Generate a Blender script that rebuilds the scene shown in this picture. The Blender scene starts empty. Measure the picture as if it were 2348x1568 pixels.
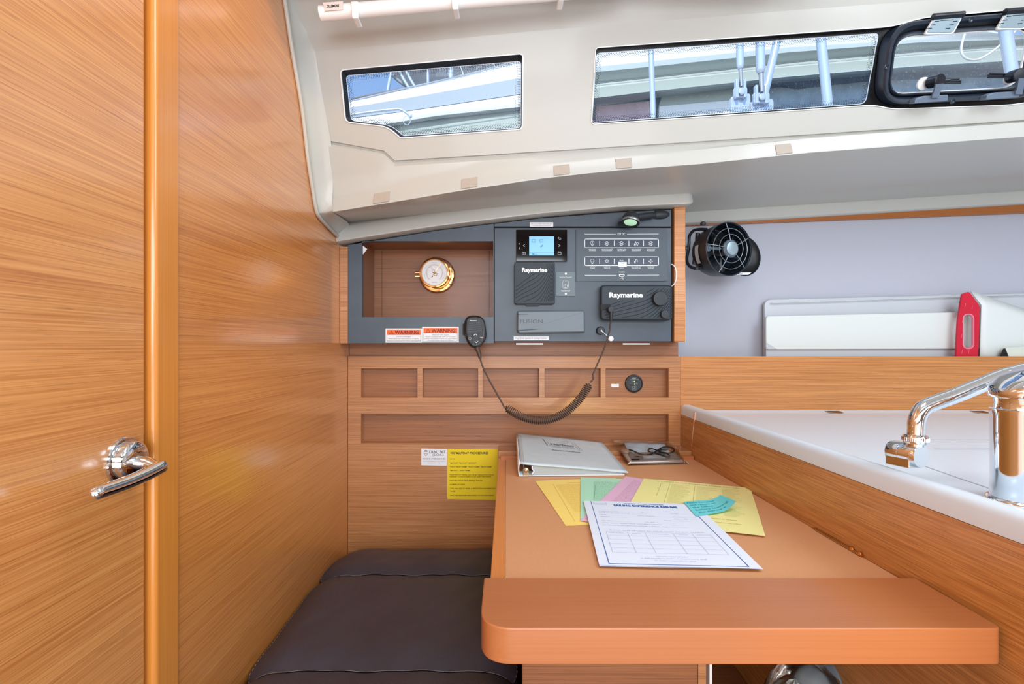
import bpy, bmesh, math, random
from mathutils import Vector, Matrix
from mathutils.geometry import tessellate_polygon
random.seed(7)
SC = bpy.context.scene
COL = SC.collection
# ------------------------------------------------------------------ camera, world, lights, exposure
FP, CX, CY, CZ = 1120.0, 1160.0, 790.0, 1.03      # focal length in photo pixels, vanishing point, eye height
cam = bpy.data.cameras.new('camera'); camo = bpy.data.objects.new('camera', cam); COL.objects.link(camo)
camo.location = (0, 0, CZ); camo.rotation_euler = (math.pi/2, 0, 0)
cam.sensor_width = 36.0; cam.lens = 36.0*FP/2348.0; cam.clip_start = 0.02; cam.clip_end = 400
cam.shift_x = (1174-CX)/2348.0; cam.shift_y = (CY-784)/2348.0
SC.camera = camo
SC.view_settings.view_transform = 'Standard'; SC.view_settings.look = 'None'
SC.view_settings.exposure = 0.0; SC.view_settings.gamma = 1.0; SC.view_settings.use_curve_mapping = False
SC.cycles.max_bounces = 8; SC.cycles.diffuse_bounces = 5; SC.cycles.glossy_bounces = 5
SC.cycles.transparent_max_bounces = 24; SC.cycles.sample_clamp_indirect = 4.0
SC.cycles.caustics_reflective = False; SC.cycles.caustics_refractive = False
SC.cycles.use_denoising = True

def lin(c):
    return tuple((x/255/12.92 if x/255 <= .04045 else ((x/255+.055)/1.055)**2.4) for x in c) + (1.0,)

w = bpy.data.worlds.new('sky'); SC.world = w; w.use_nodes = True
nt = w.node_tree; nt.nodes.clear()
wo = nt.nodes.new('ShaderNodeOutputWorld'); bg = nt.nodes.new('ShaderNodeBackground')
sk = nt.nodes.new('ShaderNodeTexSky'); sk.sky_type = 'NISHITA'; sk.sun_disc = False
sk.sun_elevation = math.radians(48); sk.sun_rotation = math.radians(200); sk.air_density = 1.0; sk.dust_density = .3; sk.ozone_density = 3.0
bg.inputs['Strength'].default_value = 0.26
nt.links.new(sk.outputs[0], bg.inputs[0]); nt.links.new(bg.outputs[0], wo.inputs[0])

def sun(name, el, az, energy, col, ang):
    l = bpy.data.lights.new(name, 'SUN'); l.energy = energy; l.color = col; l.angle = math.radians(ang)
    o = bpy.data.objects.new(name, l); COL.objects.link(o)
    o.rotation_euler = (math.radians(90-el), 0, math.radians(az)); o.location = (0, -2, 5)
    return o
sun('sun', 46, -18, 3.3, (1, .97, .92), 1.0)      # from behind the boat, lights the neighbouring hull

def area(name, loc, target, sx, sy, power, col, spread=180):
    l = bpy.data.lights.new(name, 'AREA'); l.shape = 'RECTANGLE'; l.size = sx; l.size_y = sy
    l.energy = power; l.color = col; l.spread = math.radians(spread)
    o = bpy.data.objects.new(name, l); COL.objects.link(o); o.location = loc
    d = Vector(target)-Vector(loc); o.rotation_euler = d.to_track_quat('-Z', 'Y').to_euler()
    return o
# an added upward fill, then lamps added for assumed daylight from an unseen companionway, far-side windows and hatches
area('soffit_fill', (.35, -.95, .50), (.75, 1.2, 1.50), 1.4, .8, 16, (.93, .96, 1.0))  # added lamp aimed up to brighten the liner's undersides
area('assumed_companionway_daylight', (-0.1, -1.2, 1.36), (0.15, 1.3, 1.10), 1.1, .68, 24, (.84, .93, 1.0))  # added area lamp; the companionway behind the camera is unseen and assumed
area('assumed_far_window_daylight', (1.3, -1.35, 1.55), (.3, 1.3, .95), 1.7, .35, 17, (.84, .93, 1.0))  # added lamp for assumed windows on the unseen far side
area('assumed_saloon_hatch_daylight', (1.25, .15, 1.88), (1.05, .75, .6), .6, .6, 11, (.80, .91, 1.0))  # added cool lamp for the right side; its hatch is assumed
area('assumed_galley_hatch_daylight', (.3, .3, 1.93), (.35, .75, .7), .5, .4, 6, (.86, .94, 1.0))  # added overhead lamp for an assumed hatch out of view
def spotl(name, loc, target, power, col, size, blend, rad=.03):
    l = bpy.data.lights.new(name, 'SPOT'); l.energy = power; l.color = col; l.spot_size = math.radians(size); l.spot_blend = blend; l.shadow_soft_size = rad
    o = bpy.data.objects.new(name, l); COL.objects.link(o); o.location = loc
    d = Vector(target)-Vector(loc); o.rotation_euler = d.to_track_quat('-Z', 'Y').to_euler()
spotl('assumed_warm_ceiling_lamp', (-.12, .50, 1.93), (-.45, .90, 1.62), 7, (1, .62, .18), 120, 1)  # unseen lamp added for the assumed warm light high on the bulkhead
spotl('added_warm_edge_spot', (.50, -.90, .66), (.38, .5, .715), 15, (1, .68, .05), 15, 1)  # added low spot, assumed source of the yellow on the table's front edge

# ------------------------------------------------------------------ photo frame -> place
def P(px, py, Y): return Vector(((px-CX)/FP*Y, Y, CZ-(py-CY)/FP*Y))
def PZ(px, py, dz):                                # on the level plane dz above the eye (negative: below)
    Y = -dz*FP/(py-CY); return Vector(((px-CX)/FP*Y, Y, CZ+dz))
def PX(px, py, x):                                 # on the fore-and-aft plane at x
    Y = x*FP/(px-CX); return Vector((x, Y, CZ-(py-CY)/FP*Y))
PLA, PLB = 1.312, -.40                             # window side of the coachroof: Y = PLA + PLB*(z-CZ)
PLN = Vector((0, -1, PLB)).normalized()            # faces into the cabin
def PL(px, py, off=0.0):
    Y = PLA/(1-PLB*(CY-py)/FP); return P(px, py, Y)+PLN*off

# ------------------------------------------------------------------ 2D outlines
def rpoly(pts, r, n=6):
    out = []; N = len(pts)
    for i in range(N):
        p = Vector(pts[i][:2]); a = Vector(pts[i-1][:2]); b = Vector(pts[(i+1) % N][:2])
        rr = r[i] if isinstance(r, (list, tuple)) else r
        u = (a-p); v = (b-p); d = min(rr, u.length*.49, v.length*.49)
        if d <= 1e-9: out.append((p.x, p.y)); continue
        s = p+u.normalized()*d; e = p+v.normalized()*d
        for k in range(n+1):
            t = k/n; q = s*(1-t)**2+p*2*t*(1-t)+e*t*t; out.append((q.x, q.y))
    return out
def rr(x0, y0, x1, y1, r, n=6): return rpoly([(x0, y0), (x1, y0), (x1, y1), (x0, y1)], r, n)
def ell(cx, cy, rx, ry, n=28, rot=0):
    c, s = math.cos(rot), math.sin(rot)
    return [(cx+rx*math.cos(t)*c-ry*math.sin(t)*s, cy+rx*math.cos(t)*s+ry*math.sin(t)*c) for t in [2*math.pi*k/n for k in range(n)]]
def fr(pts, Y): return [P(x, y, Y) for x, y in pts]
def smooth(pts, n=8, closed=False):                # Catmull-Rom
    pts = [Vector(p) for p in pts]; out = []; N = len(pts)
    rng = range(N if closed else N-1)
    for i in rng:
        if closed: a, b, c, d = pts[i-1], pts[i], pts[(i+1) % N], pts[(i+2) % N]
        else: a, b, c, d = pts[max(i-1, 0)], pts[i], pts[i+1], pts[min(i+2, N-1)]
        for k in range(n):
            t = k/n
            out.append(.5*((2*b)+(c-a)*t+(2*a-5*b+4*c-d)*t*t+(3*b-a-3*c+d)*t**3))
    if not closed: out.append(pts[-1])
    return out
def lerp(a, b, t): return a+(b-a)*t
def interp(tab, x):
    if x <= tab[0][0]: a, b = tab[0], tab[1]
    elif x >= tab[-1][0]: a, b = tab[-2], tab[-1]
    else:
        for a, b in zip(tab, tab[1:]):
            if a[0] <= x <= b[0]: break
    return a[1]+(b[1]-a[1])*(x-a[0])/(b[0]-a[0])

# ------------------------------------------------------------------ text meshes from the built-in font
_tc = {}
def glyphs(s, bold):
    k = (s, bold)
    if k in _tc: return _tc[k]
    c = bpy.data.curves.new('t', 'FONT'); c.body = s; c.resolution_u = 3; c.offset = bold; c.fill_mode = 'FRONT'
    o = bpy.data.objects.new('t', c); COL.objects.link(o)
    bpy.context.view_layer.update()
    me = bpy.data.meshes.new_from_object(o.evaluated_get(bpy.context.evaluated_depsgraph_get()))
    vs = [(v.co.x, v.co.y) for v in me.vertices]; fs = [tuple(p.vertices) for p in me.polygons]
    bpy.data.objects.remove(o); bpy.data.curves.remove(c); bpy.data.meshes.remove(me)
    _tc[k] = (vs, fs); return _tc[k]

class MB:
    def __init__(s): s.bm = bmesh.new()
    def V(s, p): return s.bm.verts.new(p)
    def poly(s, pts):
        try: s.bm.faces.new([s.V(p) for p in pts])
        except ValueError: pass
        return s
    def grid(s, rows, closed_u=False, closed_v=False):
        vs = [[s.V(p) for p in r] for r in rows]
        m = len(vs); n = len(vs[0])
        for i in range(m if closed_v else m-1):
            for j in range(n if closed_u else n-1):
                a, b, c, d = vs[i][j], vs[i][(j+1) % n], vs[(i+1) % m][(j+1) % n], vs[(i+1) % m][j]
                try: s.bm.faces.new((a, b, c, d))
                except ValueError: pass
        return vs
    def prism(s, pts, vec, back=True):
        vec = Vector(vec); a = [s.V(p) for p in pts]; b = [s.V(Vector(p)+vec) for p in pts]; n = len(a)
        s.bm.faces.new(a)
        if back: s.bm.faces.new(b[::-1])
        for i in range(n): s.bm.faces.new((a[i], b[i], b[(i+1) % n], a[(i+1) % n]))
        return s
    def ring(s, outer, inner, vec):
        vec = Vector(vec); n = len(outer)
        A = [s.V(p) for p in outer]; B = [s.V(p) for p in inner]; C = [s.V(Vector(p)+vec) for p in outer]; D = [s.V(Vector(p)+vec) for p in inner]
        for i in range(n):
            j = (i+1) % n
            for q in ((A[i], A[j], B[j], B[i]), (C[j], C[i], D[i], D[j]), (A[j], A[i], C[i], C[j]), (B[i], B[j], D[j], D[i])):
                s.bm.faces.new(q)
        return s
    def holes(s, outer, inners, vec=None):
        loops = [outer]+inners; flat = [Vector(p) for l in loops for p in l]
        tris = tessellate_polygon([[Vector(p) for p in l] for l in loops])
        a = [s.V(p) for p in flat]
        for t in tris:
            try: s.bm.faces.new([a[i] for i in t])
            except ValueError: pass
        if vec is not None:
            vec = Vector(vec); b = [s.V(p+vec) for p in flat]
            for t in tris:
                try: s.bm.faces.new([b[i] for i in t][::-1])
                except ValueError: pass
            k = 0
            for l in loops:
                n = len(l)
                for i in range(n):
                    i0, i1 = k+i, k+(i+1) % n
                    s.bm.faces.new((a[i0], a[i1], b[i1], b[i0]))
                k += n
        return s
    def box(s, x0, x1, y0, y1, z0, z1):
        return s.prism([(x0, y0, z0), (x1, y0, z0), (x1, y0, z1), (x0, y0, z1)], (0, y1-y0, 0))
    def hexa(s, b, t):                              # 4 bottom points, 4 top points
        a = [s.V(p) for p in b]; c = [s.V(p) for p in t]
        s.bm.faces.new(a[::-1]); s.bm.faces.new(c)
        for i in range(4): s.bm.faces.new((a[i], a[(i+1) % 4], c[(i+1) % 4], c[i]))
        return s
    def tube(s, path, r, seg=10, closed=False, caps=True, flat=None):
        path = [Vector(p) for p in path]; n = len(path)
        R = r if isinstance(r, (list, tuple)) else [r]*n
        up = None; rings = []
        for i, p in enumerate(path):
            if closed: t = path[(i+1) % n]-path[i-1]
            else: t = path[min(i+1, n-1)]-path[max(i-1, 0)]
            if t.length < 1e-9: t = Vector((0, 0, 1))
            t.normalize()
            if up is None:
                up = Vector((0, 0, 1)) if abs(t.z) < .9 else Vector((1, 0, 0))
            up = (up-t*up.dot(t)).normalized(); sd = t.cross(up)
            rings.append([p+(up*math.cos(q)*(flat or 1)+sd*math.sin(q))*R[i] for q in [2*math.pi*k/seg for k in range(seg)]])
        vs = s.grid(rings, closed_u=True, closed_v=closed)
        if caps and not closed:
            s.bm.faces.new(vs[0][::-1]); s.bm.faces.new(vs[-1])
        return s
    def lathe(s, org, axis, prof, seg=36, xdir=None, caps=True, sx=1.0):
        org = Vector(org); axis = Vector(axis).normalized()
        u = Vector(xdir) if xdir else (Vector((0, 0, 1)) if abs(axis.z) < .9 else Vector((1, 0, 0)))
        u = (u-axis*u.dot(axis)).normalized(); v = axis.cross(u)
        rows = [[org+axis*h+(u*math.cos(q)+v*math.sin(q)*sx)*r for q in [2*math.pi*k/seg for k in range(seg)]] for r, h in prof]
        vs = s.grid(rows, closed_u=True)
        if caps:
            if prof[0][0] > 1e-6: s.bm.faces.new(vs[0][::-1])
            if prof[-1][0] > 1e-6: s.bm.faces.new(vs[-1])
        return s
    def text(s, t, fn, x, y, h, w=None, bold=0.0, align='l', up=-1, slant=0):
        """text into page coordinates (x, y baseline, cap height h, fitted width w); fn maps them into the place. up=-1: page y grows downward"""
        vs, fs = glyphs(t, bold)
        if not vs: return s
        x0 = min(v[0] for v in vs); x1 = max(v[0] for v in vs)
        k = h/.70; kx = (w/(x1-x0)) if w else k
        W = (x1-x0)*kx; ox = x-(W/2 if align == 'c' else W if align == 'r' else 0)
        V = [s.V(fn(ox+(a-x0)*kx+slant*b*k, y+up*b*k)) for a, b in vs]
        for f in fs:
            try: s.bm.faces.new([V[i] for i in f])
            except ValueError: pass
        return s
    def line(s, fn, pts, wd, closed=False):
        """flat line of width wd in page coordinates"""
        n = len(pts)
        for i in range(n if closed else n-1):
            a = Vector(pts[i]); b = Vector(pts[(i+1) % n]); d = (b-a)
            if d.length < 1e-9: continue
            d.normalize(); q = Vector((-d.y, d.x))*wd/2; ex = min(wd*.35, (b-a).length*.12); a = a-d*ex; b = b+d*ex
            s.poly([fn(*(a+q)), fn(*(b+q)), fn(*(b-q)), fn(*(a-q))])
        return s
    def fill(s, fn, pts): return s.poly([fn(*p) for p in pts])
    def build(s, name, mat, parent=None, label=None, cat=None, group=None, kind=None, bevel=0, bseg=2, sm=None, solid=0, org=None, sub=0, recalc=True):
        if recalc: bmesh.ops.recalc_face_normals(s.bm, faces=s.bm.faces)
        me = bpy.data.meshes.new(name); s.bm.to_mesh(me); s.bm.free()
        root = parent
        if parent is not None: O = Vector(parent['_o'])
        else:
            xs = [v.co for v in me.vertices]
            O = Vector(org) if org else Vector(((min(v.x for v in xs)+max(v.x for v in xs))/2, (min(v.y for v in xs)+max(v.y for v in xs))/2, min(v.z for v in xs)))
        me.transform(Matrix.Translation(-O))
        o = bpy.data.objects.new(name, me); COL.objects.link(o)
        me.materials.append(mat)
        if parent is not None: o.parent = parent
        else: o.location = O
        o['_o'] = tuple(O)
        if sm is not None:
            me.shade_smooth(); me.set_sharp_from_angle(angle=math.radians(sm))
        if solid:
            m = o.modifiers.new('solid', 'SOLIDIFY'); m.thickness = solid; m.offset = -1
        if bevel:
            m = o.modifiers.new('bevel', 'BEVEL'); m.width = bevel; m.segments = bseg; m.limit_method = 'ANGLE'; m.angle_limit = math.radians(40)
            m.harden_normals = False
        if sub:
            m = o.modifiers.new('sub', 'SUBSURF'); m.levels = sub; m.render_levels = sub
        tag(o, label, cat, group, kind)
        return o
def tag(o, label=None, cat=None, group=None, kind=None):
    if label: o['label'] = label
    if cat: o['category'] = cat
    if group: o['group'] = group
    if kind: o['kind'] = kind
    return o
def thing(name, label, cat, loc, group=None):
    o = bpy.data.objects.new(name, None); COL.objects.link(o); o.location = loc; o.empty_display_size = .05
    o['_o'] = tuple(loc); return tag(o, label, cat, group)
def clone(root, delta, label=None, rotz=0):
    def cp(o, par):
        c = o.copy(); COL.objects.link(c); c.parent = par
        for ch in list(o.children): cp(ch, c)
        return c
    c = cp(root, None); c.location = Vector(root.location)+Vector(delta); c.rotation_euler.z += rotz
    if label: c['label'] = label
    return c
# ------------------------------------------------------------------ materials
def mat(name, col, rough=.5, metal=0, spec=.5, coat=0, emis=None, es=0, trans=0, bump=None, var=None, ior=1.45, coatr=.1, sheen=0):
    m = bpy.data.materials.new(name); m.use_nodes = True; n = m.node_tree; b = n.nodes['Principled BSDF']
    b.inputs['Base Color'].default_value = lin(col); b.inputs['Roughness'].default_value = rough
    b.inputs['Metallic'].default_value = metal; b.inputs['Specular IOR Level'].default_value = spec
    b.inputs['Coat Weight'].default_value = coat; b.inputs['Coat Roughness'].default_value = coatr
    b.inputs['IOR'].default_value = ior; b.inputs['Transmission Weight'].default_value = trans
    if sheen: b.inputs['Sheen Weight'].default_value = sheen
    if emis: b.inputs['Emission Color'].default_value = lin(emis); b.inputs['Emission Strength'].default_value = es
    tc = n.nodes.new('ShaderNodeTexCoord')
    if var:                                        # (scale, amount)
        t = n.nodes.new('ShaderNodeTexNoise'); t.inputs['Scale'].default_value = var[0]; t.inputs['Detail'].default_value = 4
        n.links.new(tc.outputs['Object'], t.inputs['Vector'])
        r = n.nodes.new('ShaderNodeMapRange'); r.inputs['From Min'].default_value = .3; r.inputs['From Max'].default_value = .7
        r.inputs['To Min'].default_value = 1-var[1]; r.inputs['To Max'].default_value = 1+var[1]
        n.links.new(t.outputs['Fac'], r.inputs['Value'])
        x = n.nodes.new('ShaderNodeVectorMath'); x.operation = 'SCALE'; x.inputs[0].default_value = lin(col)[:3]
        n.links.new(r.outputs[0], x.inputs['Scale']); n.links.new(x.outputs[0], b.inputs['Base Color'])
    if bump:                                       # (scale, strength)
        t = n.nodes.new('ShaderNodeTexNoise'); t.inputs['Scale'].default_value = bump[0]; t.inputs['Detail'].default_value = 3
        n.links.new(tc.outputs['Object'], t.inputs['Vector'])
        k = n.nodes.new('ShaderNodeBump'); k.inputs['Strength'].default_value = bump[1]; k.inputs['Distance'].default_value = .001
        n.links.new(t.outputs['Fac'], k.inputs['Height']); n.links.new(k.outputs[0], b.inputs['Normal'])
    return m
def wood(name, light, dark, axis='x', rough=.32, coat=.25, fine=1.0, broad=.5, spec=.5, pores=.4, cior=1.5):
    m = bpy.data.materials.new(name); m.use_nodes = True; n = m.node_tree; b = n.nodes['Principled BSDF']
    b.inputs['Roughness'].default_value = rough; b.inputs['Coat Weight'].default_value = coat; b.inputs['Coat Roughness'].default_value = .17; b.inputs['Coat IOR'].default_value = cior
    b.inputs['Specular IOR Level'].default_value = spec
    tc = n.nodes.new('ShaderNodeTexCoord')
    def noise(across, along, det=5, off=0, dist=0):
        mp = n.nodes.new('ShaderNodeMapping')
        sc = {'x': (along, across, across), 'y': (across, along, across), 'z': (across, across, along)}[axis]
        mp.inputs['Scale'].default_value = sc; mp.inputs['Location'].default_value = (off, off*1.3, off*.7)
        t = n.nodes.new('ShaderNodeTexNoise'); t.inputs['Scale'].default_value = 1; t.inputs['Detail'].default_value = det; t.inputs['Roughness'].default_value = .6
        t.inputs['Distortion'].default_value = dist
        n.links.new(tc.outputs['Object'], mp.inputs[0]); n.links.new(mp.outputs[0], t.inputs['Vector']); return t
    def rng(src, a, c, lo, hi):
        r = n.nodes.new('ShaderNodeMapRange'); r.inputs[1].default_value = a; r.inputs[2].default_value = c; r.inputs[3].default_value = lo; r.inputs[4].default_value = hi
        n.links.new(src, r.inputs[0]); return r.outputs[0]
    f1 = noise(620, 5, 3, 0); f2 = noise(260, 3.4, 4, 3, .2); f3 = noise(9, .9, 3, 9); f4 = noise(520, 26, 2, 5)
    mixv = n.nodes.new('ShaderNodeMath'); mixv.operation = 'MULTIPLY_ADD'
    n.links.new(rng(f1.outputs['Fac'], .37, .63, 0, 1), mixv.inputs[0]); mixv.inputs[1].default_value = .5*fine
    n.links.new(rng(f2.outputs['Fac'], .32, .68, 0, .26*fine), mixv.inputs[2])
    m2 = n.nodes.new('ShaderNodeMath'); m2.operation = 'ADD'
    n.links.new(mixv.outputs[0], m2.inputs[0]); n.links.new(rng(f3.outputs['Fac'], .3, .7, 0, .35*broad), m2.inputs[1])
    cr = n.nodes.new('ShaderNodeValToRGB'); e = cr.color_ramp.elements
    e[0].position = .05; e[0].color = lin(dark); e[1].position = .78; e[1].color = lin(light)
    n.links.new(m2.outputs[0], cr.inputs[0])
    f5 = noise(480, 2.2, 2, 21)
    st = n.nodes.new('ShaderNodeMix'); st.data_type = 'RGBA'; st.blend_type = 'MULTIPLY'
    n.links.new(rng(f5.outputs['Fac'], .50, .68, 0, min(.5, .5*fine)), st.inputs[0]); n.links.new(cr.outputs[0], st.inputs[6]); st.inputs[7].default_value = (.62, .52, .42, 1)
    # dark pores
    dk = n.nodes.new('ShaderNodeMix'); dk.data_type = 'RGBA'; dk.blend_type = 'MULTIPLY'
    n.links.new(rng(f4.outputs['Fac'], .62, .74, 0, pores), dk.inputs[0])
    n.links.new(st.outputs[2], dk.inputs[6]); dk.inputs[7].default_value = (.35, .25, .2, 1)
    n.links.new(dk.outputs[2], b.inputs['Base Color'])
    k = n.nodes.new('ShaderNodeBump'); k.inputs['Strength'].default_value = .05; k.inputs['Distance'].default_value = .0004
    n.links.new(f1.outputs['Fac'], k.inputs['Height']); n.links.new(k.outputs[0], b.inputs['Normal'])
    return m
def glass(name, tint=(1, 1, 1, 1), refl=.6, rough=.02, dirt=None):
    m = bpy.data.materials.new(name); m.use_nodes = True; n = m.node_tree; n.nodes.clear()
    o = n.nodes.new('ShaderNodeOutputMaterial'); t = n.nodes.new('ShaderNodeBsdfTransparent'); g = n.nodes.new('ShaderNodeBsdfGlossy')
    t.inputs[0].default_value = tint; g.inputs['Roughness'].default_value = rough; g.inputs[0].default_value = (1, 1, 1, 1)
    fz = n.nodes.new('ShaderNodeFresnel'); fz.inputs[0].default_value = 1.45
    mu = n.nodes.new('ShaderNodeMath'); mu.operation = 'MULTIPLY'; mu.inputs[1].default_value = refl
    mx = n.nodes.new('ShaderNodeMixShader'); n.links.new(fz.outputs[0], mu.inputs[0]); n.links.new(mu.outputs[0], mx.inputs[0])
    n.links.new(t.outputs[0], mx.inputs[1]); n.links.new(g.outputs[0], mx.inputs[2])
    last = mx.outputs[0]
    if dirt:                                       # (scale, coverage) salt specks
        tc = n.nodes.new('ShaderNodeTexCoord'); ns = n.nodes.new('ShaderNodeTexNoise'); ns.inputs['Scale'].default_value = dirt[0]; ns.inputs['Detail'].default_value = 5
        n.links.new(tc.outputs['Object'], ns.inputs['Vector'])
        r = n.nodes.new('ShaderNodeMapRange'); r.inputs[1].default_value = .58; r.inputs[2].default_value = .8; r.inputs[3].default_value = dirt[2]; r.inputs[4].default_value = dirt[1]
        n.links.new(ns.outputs['Fac'], r.inputs[0])
        d = n.nodes.new('ShaderNodeBsdfDiffuse'); d.inputs[0].default_value = (.85, .9, .95, 1)
        tr = n.nodes.new('ShaderNodeBsdfTranslucent'); tr.inputs[0].default_value = (.85, .9, .95, 1)
        ad = n.nodes.new('ShaderNodeMixShader'); ad.inputs[0].default_value = .6; n.links.new(d.outputs[0], ad.inputs[1]); n.links.new(tr.outputs[0], ad.inputs[2])
        m2 = n.nodes.new('ShaderNodeMixShader'); n.links.new(r.outputs[0], m2.inputs[0]); n.links.new(last, m2.inputs[1]); n.links.new(ad.outputs[0], m2.inputs[2]); last = m2.outputs[0]
    n.links.new(last, o.inputs[0]); return m
M = {}
M['bulkhead'] = wood('veneer_bulkhead', (227, 153, 80), (198, 118, 52), 'y', rough=.34, coat=1, cior=2.1)
M['door'] = wood('veneer_door', (233, 164, 96), (199, 122, 60), 'y', rough=.34, coat=1, cior=2.0)
M['post'] = wood('solid_post', (226, 150, 70), (212, 132, 52), 'z', rough=.3, fine=.5, pores=.1, coat=.8)
M['back'] = wood('veneer_back', (196, 138, 90), (154, 98, 54), 'x', rough=.4, coat=.3)
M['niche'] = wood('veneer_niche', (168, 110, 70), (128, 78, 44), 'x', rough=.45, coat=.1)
M['galley'] = wood('veneer_galley', (210, 144, 84), (168, 102, 46), 'x', rough=.36)
M['sidepanel'] = wood('veneer_side_panel', (208, 148, 84), (164, 104, 46), 'y', rough=.36)
M['desktop'] = mat('desk_leatherette', (214, 156, 112), .5, var=(900, .06), bump=(1200, .3))
M['solidwood'] = wood('solid_edge', (192, 126, 82), (178, 108, 62), 'x', rough=.34, coat=.3, fine=.3, broad=.6, pores=.08)
M['solidwood_y'] = wood('solid_edge_fore_aft', (230, 156, 90), (214, 134, 68), 'y', rough=.34, coat=.3, fine=.3, broad=.6, pores=.08)
M['trimwood'] = wood('trim_wood', (176, 104, 36), (150, 84, 26), 'x', rough=.4, fine=.5)
M['gelcoat'] = mat('gelcoat_liner', (184, 184, 179), .32, spec=.4, coat=.2)
M['gelcoat2'] = mat('gelcoat_liner_soft', (192, 186, 177), .4, spec=.4)
M['velcro'] = mat('velcro_beige', (186, 175, 164), .9, bump=(1500, 1))
M['hull'] = mat('hull_lining', (176, 178, 190), .75, bump=(1500, .3))
M['counter'] = mat('counter_white', (216, 228, 240), .28, spec=.5, var=(60, .01))
M['fascia'] = mat('fascia_slate', (64, 75, 88), .28, spec=.5, var=(14, .12), bump=(2500, .15))
M['gap'] = mat('black_gap', (5, 5, 6), .6)
M['gasket'] = mat('black_gasket', (8, 9, 12), .35)
M['hatch'] = mat('hatch_frame_plastic', (34, 44, 58), .28, spec=.6)
M['hatchm'] = mat('hatch_metal_plate', (150, 170, 182), .35, metal=.5)
M['latch'] = mat('latch_black', (18, 22, 32), .3)
M['latchg'] = mat('latch_grey', (96, 110, 128), .3, spec=.6)
M['whiteedge'] = mat('window_white_edge', (235, 238, 240), .3)
M['chrome'] = mat('chrome', (232, 234, 238), .05, metal=1)
M['steel'] = mat('stainless', (200, 206, 214), .3, metal=1)
M['steelout'] = mat('stainless_outdoor', (206, 220, 238), .25, metal=.35)
M['brass'] = mat('brass', (232, 170, 100), .14, metal=1)
M['brassd'] = mat('brass_dark', (120, 84, 30), .3, metal=1)
M['dial'] = mat('dial_white', (246, 246, 248), .5)
M['ink'] = mat('ink_black', (30, 28, 30), .6)
M['inkgrey'] = mat('ink_grey', (120, 124, 132), .7)
M['inkdial'] = mat('dial_print', (150, 146, 150), .6)
M['blackp'] = mat('plastic_black', (38, 42, 48), .42, bump=(2500, .2))
M['cover'] = mat('cover_charcoal', (46, 55, 64), .55, bump=(2500, .25))
M['coverline'] = mat('cover_groove', (24, 32, 40), .6)
M['fusion'] = mat('cover_grey', (112, 124, 134), .5)
M['fusiontxt'] = mat('cover_grey_relief', (76, 86, 96), .5)
M['whitetxt'] = mat('white_print', (235, 240, 245), .5, emis=(235, 240, 245), es=0)
M['softtxt'] = mat('pale_print', (176, 186, 196), .6)
M['pinktxt'] = mat('pinkish_print', (210, 180, 190), .6)
M['switch'] = mat('switch_panel', (60, 71, 82), .3, spec=.5)
M['switchin'] = mat('switch_window', (46, 56, 74), .25)
M['inverter'] = mat('inverter_plate', (96, 110, 118), .4)
M['screenb'] = mat('display_glass', (6, 6, 9), .06, spec=.7)
M['lcd'] = mat('lcd_screen', (120, 180, 220), .3, emis=(130, 190, 228), es=.3)
M['lcdink'] = mat('lcd_ink', (74, 140, 190), .5)
M['orange'] = mat('warning_orange', (240, 104, 40), .5)
M['labelw'] = mat('label_white', (228, 232, 238), .5)
M['paper'] = mat('paper_white', (226, 236, 252), .7)
M['pyel'] = mat('paper_yellow', (240, 234, 158), .7)
M['porange'] = mat('paper_golden', (252, 222, 122), .7)
M['pgreen'] = mat('paper_green', (180, 234, 204), .7)
M['ppink'] = mat('paper_pink', (230, 188, 216), .7)
M['sticky'] = mat('sticky_note_turquoise', (110, 214, 220), .7)
M['yellow'] = mat('sheet_yellow', (232, 206, 10), .55)
M['inkyel'] = mat('ink_on_yellow', (72, 62, 10), .6)
M['inkblue'] = mat('ink_blue', (30, 96, 168), .6)
M['inkfaint'] = mat('ink_faint', (170, 184, 208), .7)
M['inkgreen'] = mat('ink_on_green', (96, 160, 124), .7)
M['inkpink'] = mat('ink_on_pink', (170, 112, 150), .7)
M['inkolive'] = mat('ink_on_pale_yellow', (166, 156, 84), .7)
M['inkgold'] = mat('ink_on_gold', (206, 164, 64), .7)
M['inkteal'] = mat('ink_teal', (30, 140, 160), .7)
M['binder'] = mat('binder_vinyl', (202, 218, 226), .22, spec=.6, bump=(16, 2.2))
M['bindere'] = mat('binder_edge', (226, 234, 238), .3)
M['pages'] = mat('page_stack', (176, 186, 188), .8)
M['seat'] = mat('seat_cover', (64, 60, 70), .40, spec=.5, var=(9, .10), bump=(900, .5))
M['thread'] = mat('seam_thread', (112, 108, 116), .7)
M['bag'] = glass('clear_bag', (.97, .96, .93, 1), refl=.9, rough=.10)
M['bagzip'] = mat('zip_strip', (206, 200, 170), .35)
M['acryl'] = glass('smoked_acrylic', (.93, .92, .92, 1), refl=.14, rough=.06)
M['pane'] = glass('window_pane', (.97, .99, 1, 1), refl=.35, dirt=(420, .30, .02))
M['panedirty'] = glass('hatch_pane', (.95, .98, 1, 1), refl=.35, dirt=(260, .45, .12))
M['frit'] = mat('frit_dot', (14, 18, 30), .5)
M['halo'] = mat('pane_halo', (214, 226, 240), .5)  # pale colour for the halo painted round the panes
M['boardw'] = mat('board_white', (214, 219, 217), .4)
M['boardg'] = mat('board_grey_white', (190, 195, 202), .25)
M['red'] = mat('red_plastic', (196, 22, 52), .3)
M['whitep'] = mat('white_plastic', (238, 240, 240), .35)
M['rail'] = mat('blind_rail', (248, 248, 248), .35)
M['fandark'] = mat('fan_plastic', (22, 30, 40), .32, spec=.5)
M['fanblack'] = mat('fan_inner', (8, 12, 18), .4)
M['fanrim'] = mat('fan_rim', (84, 96, 110), .3)
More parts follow.
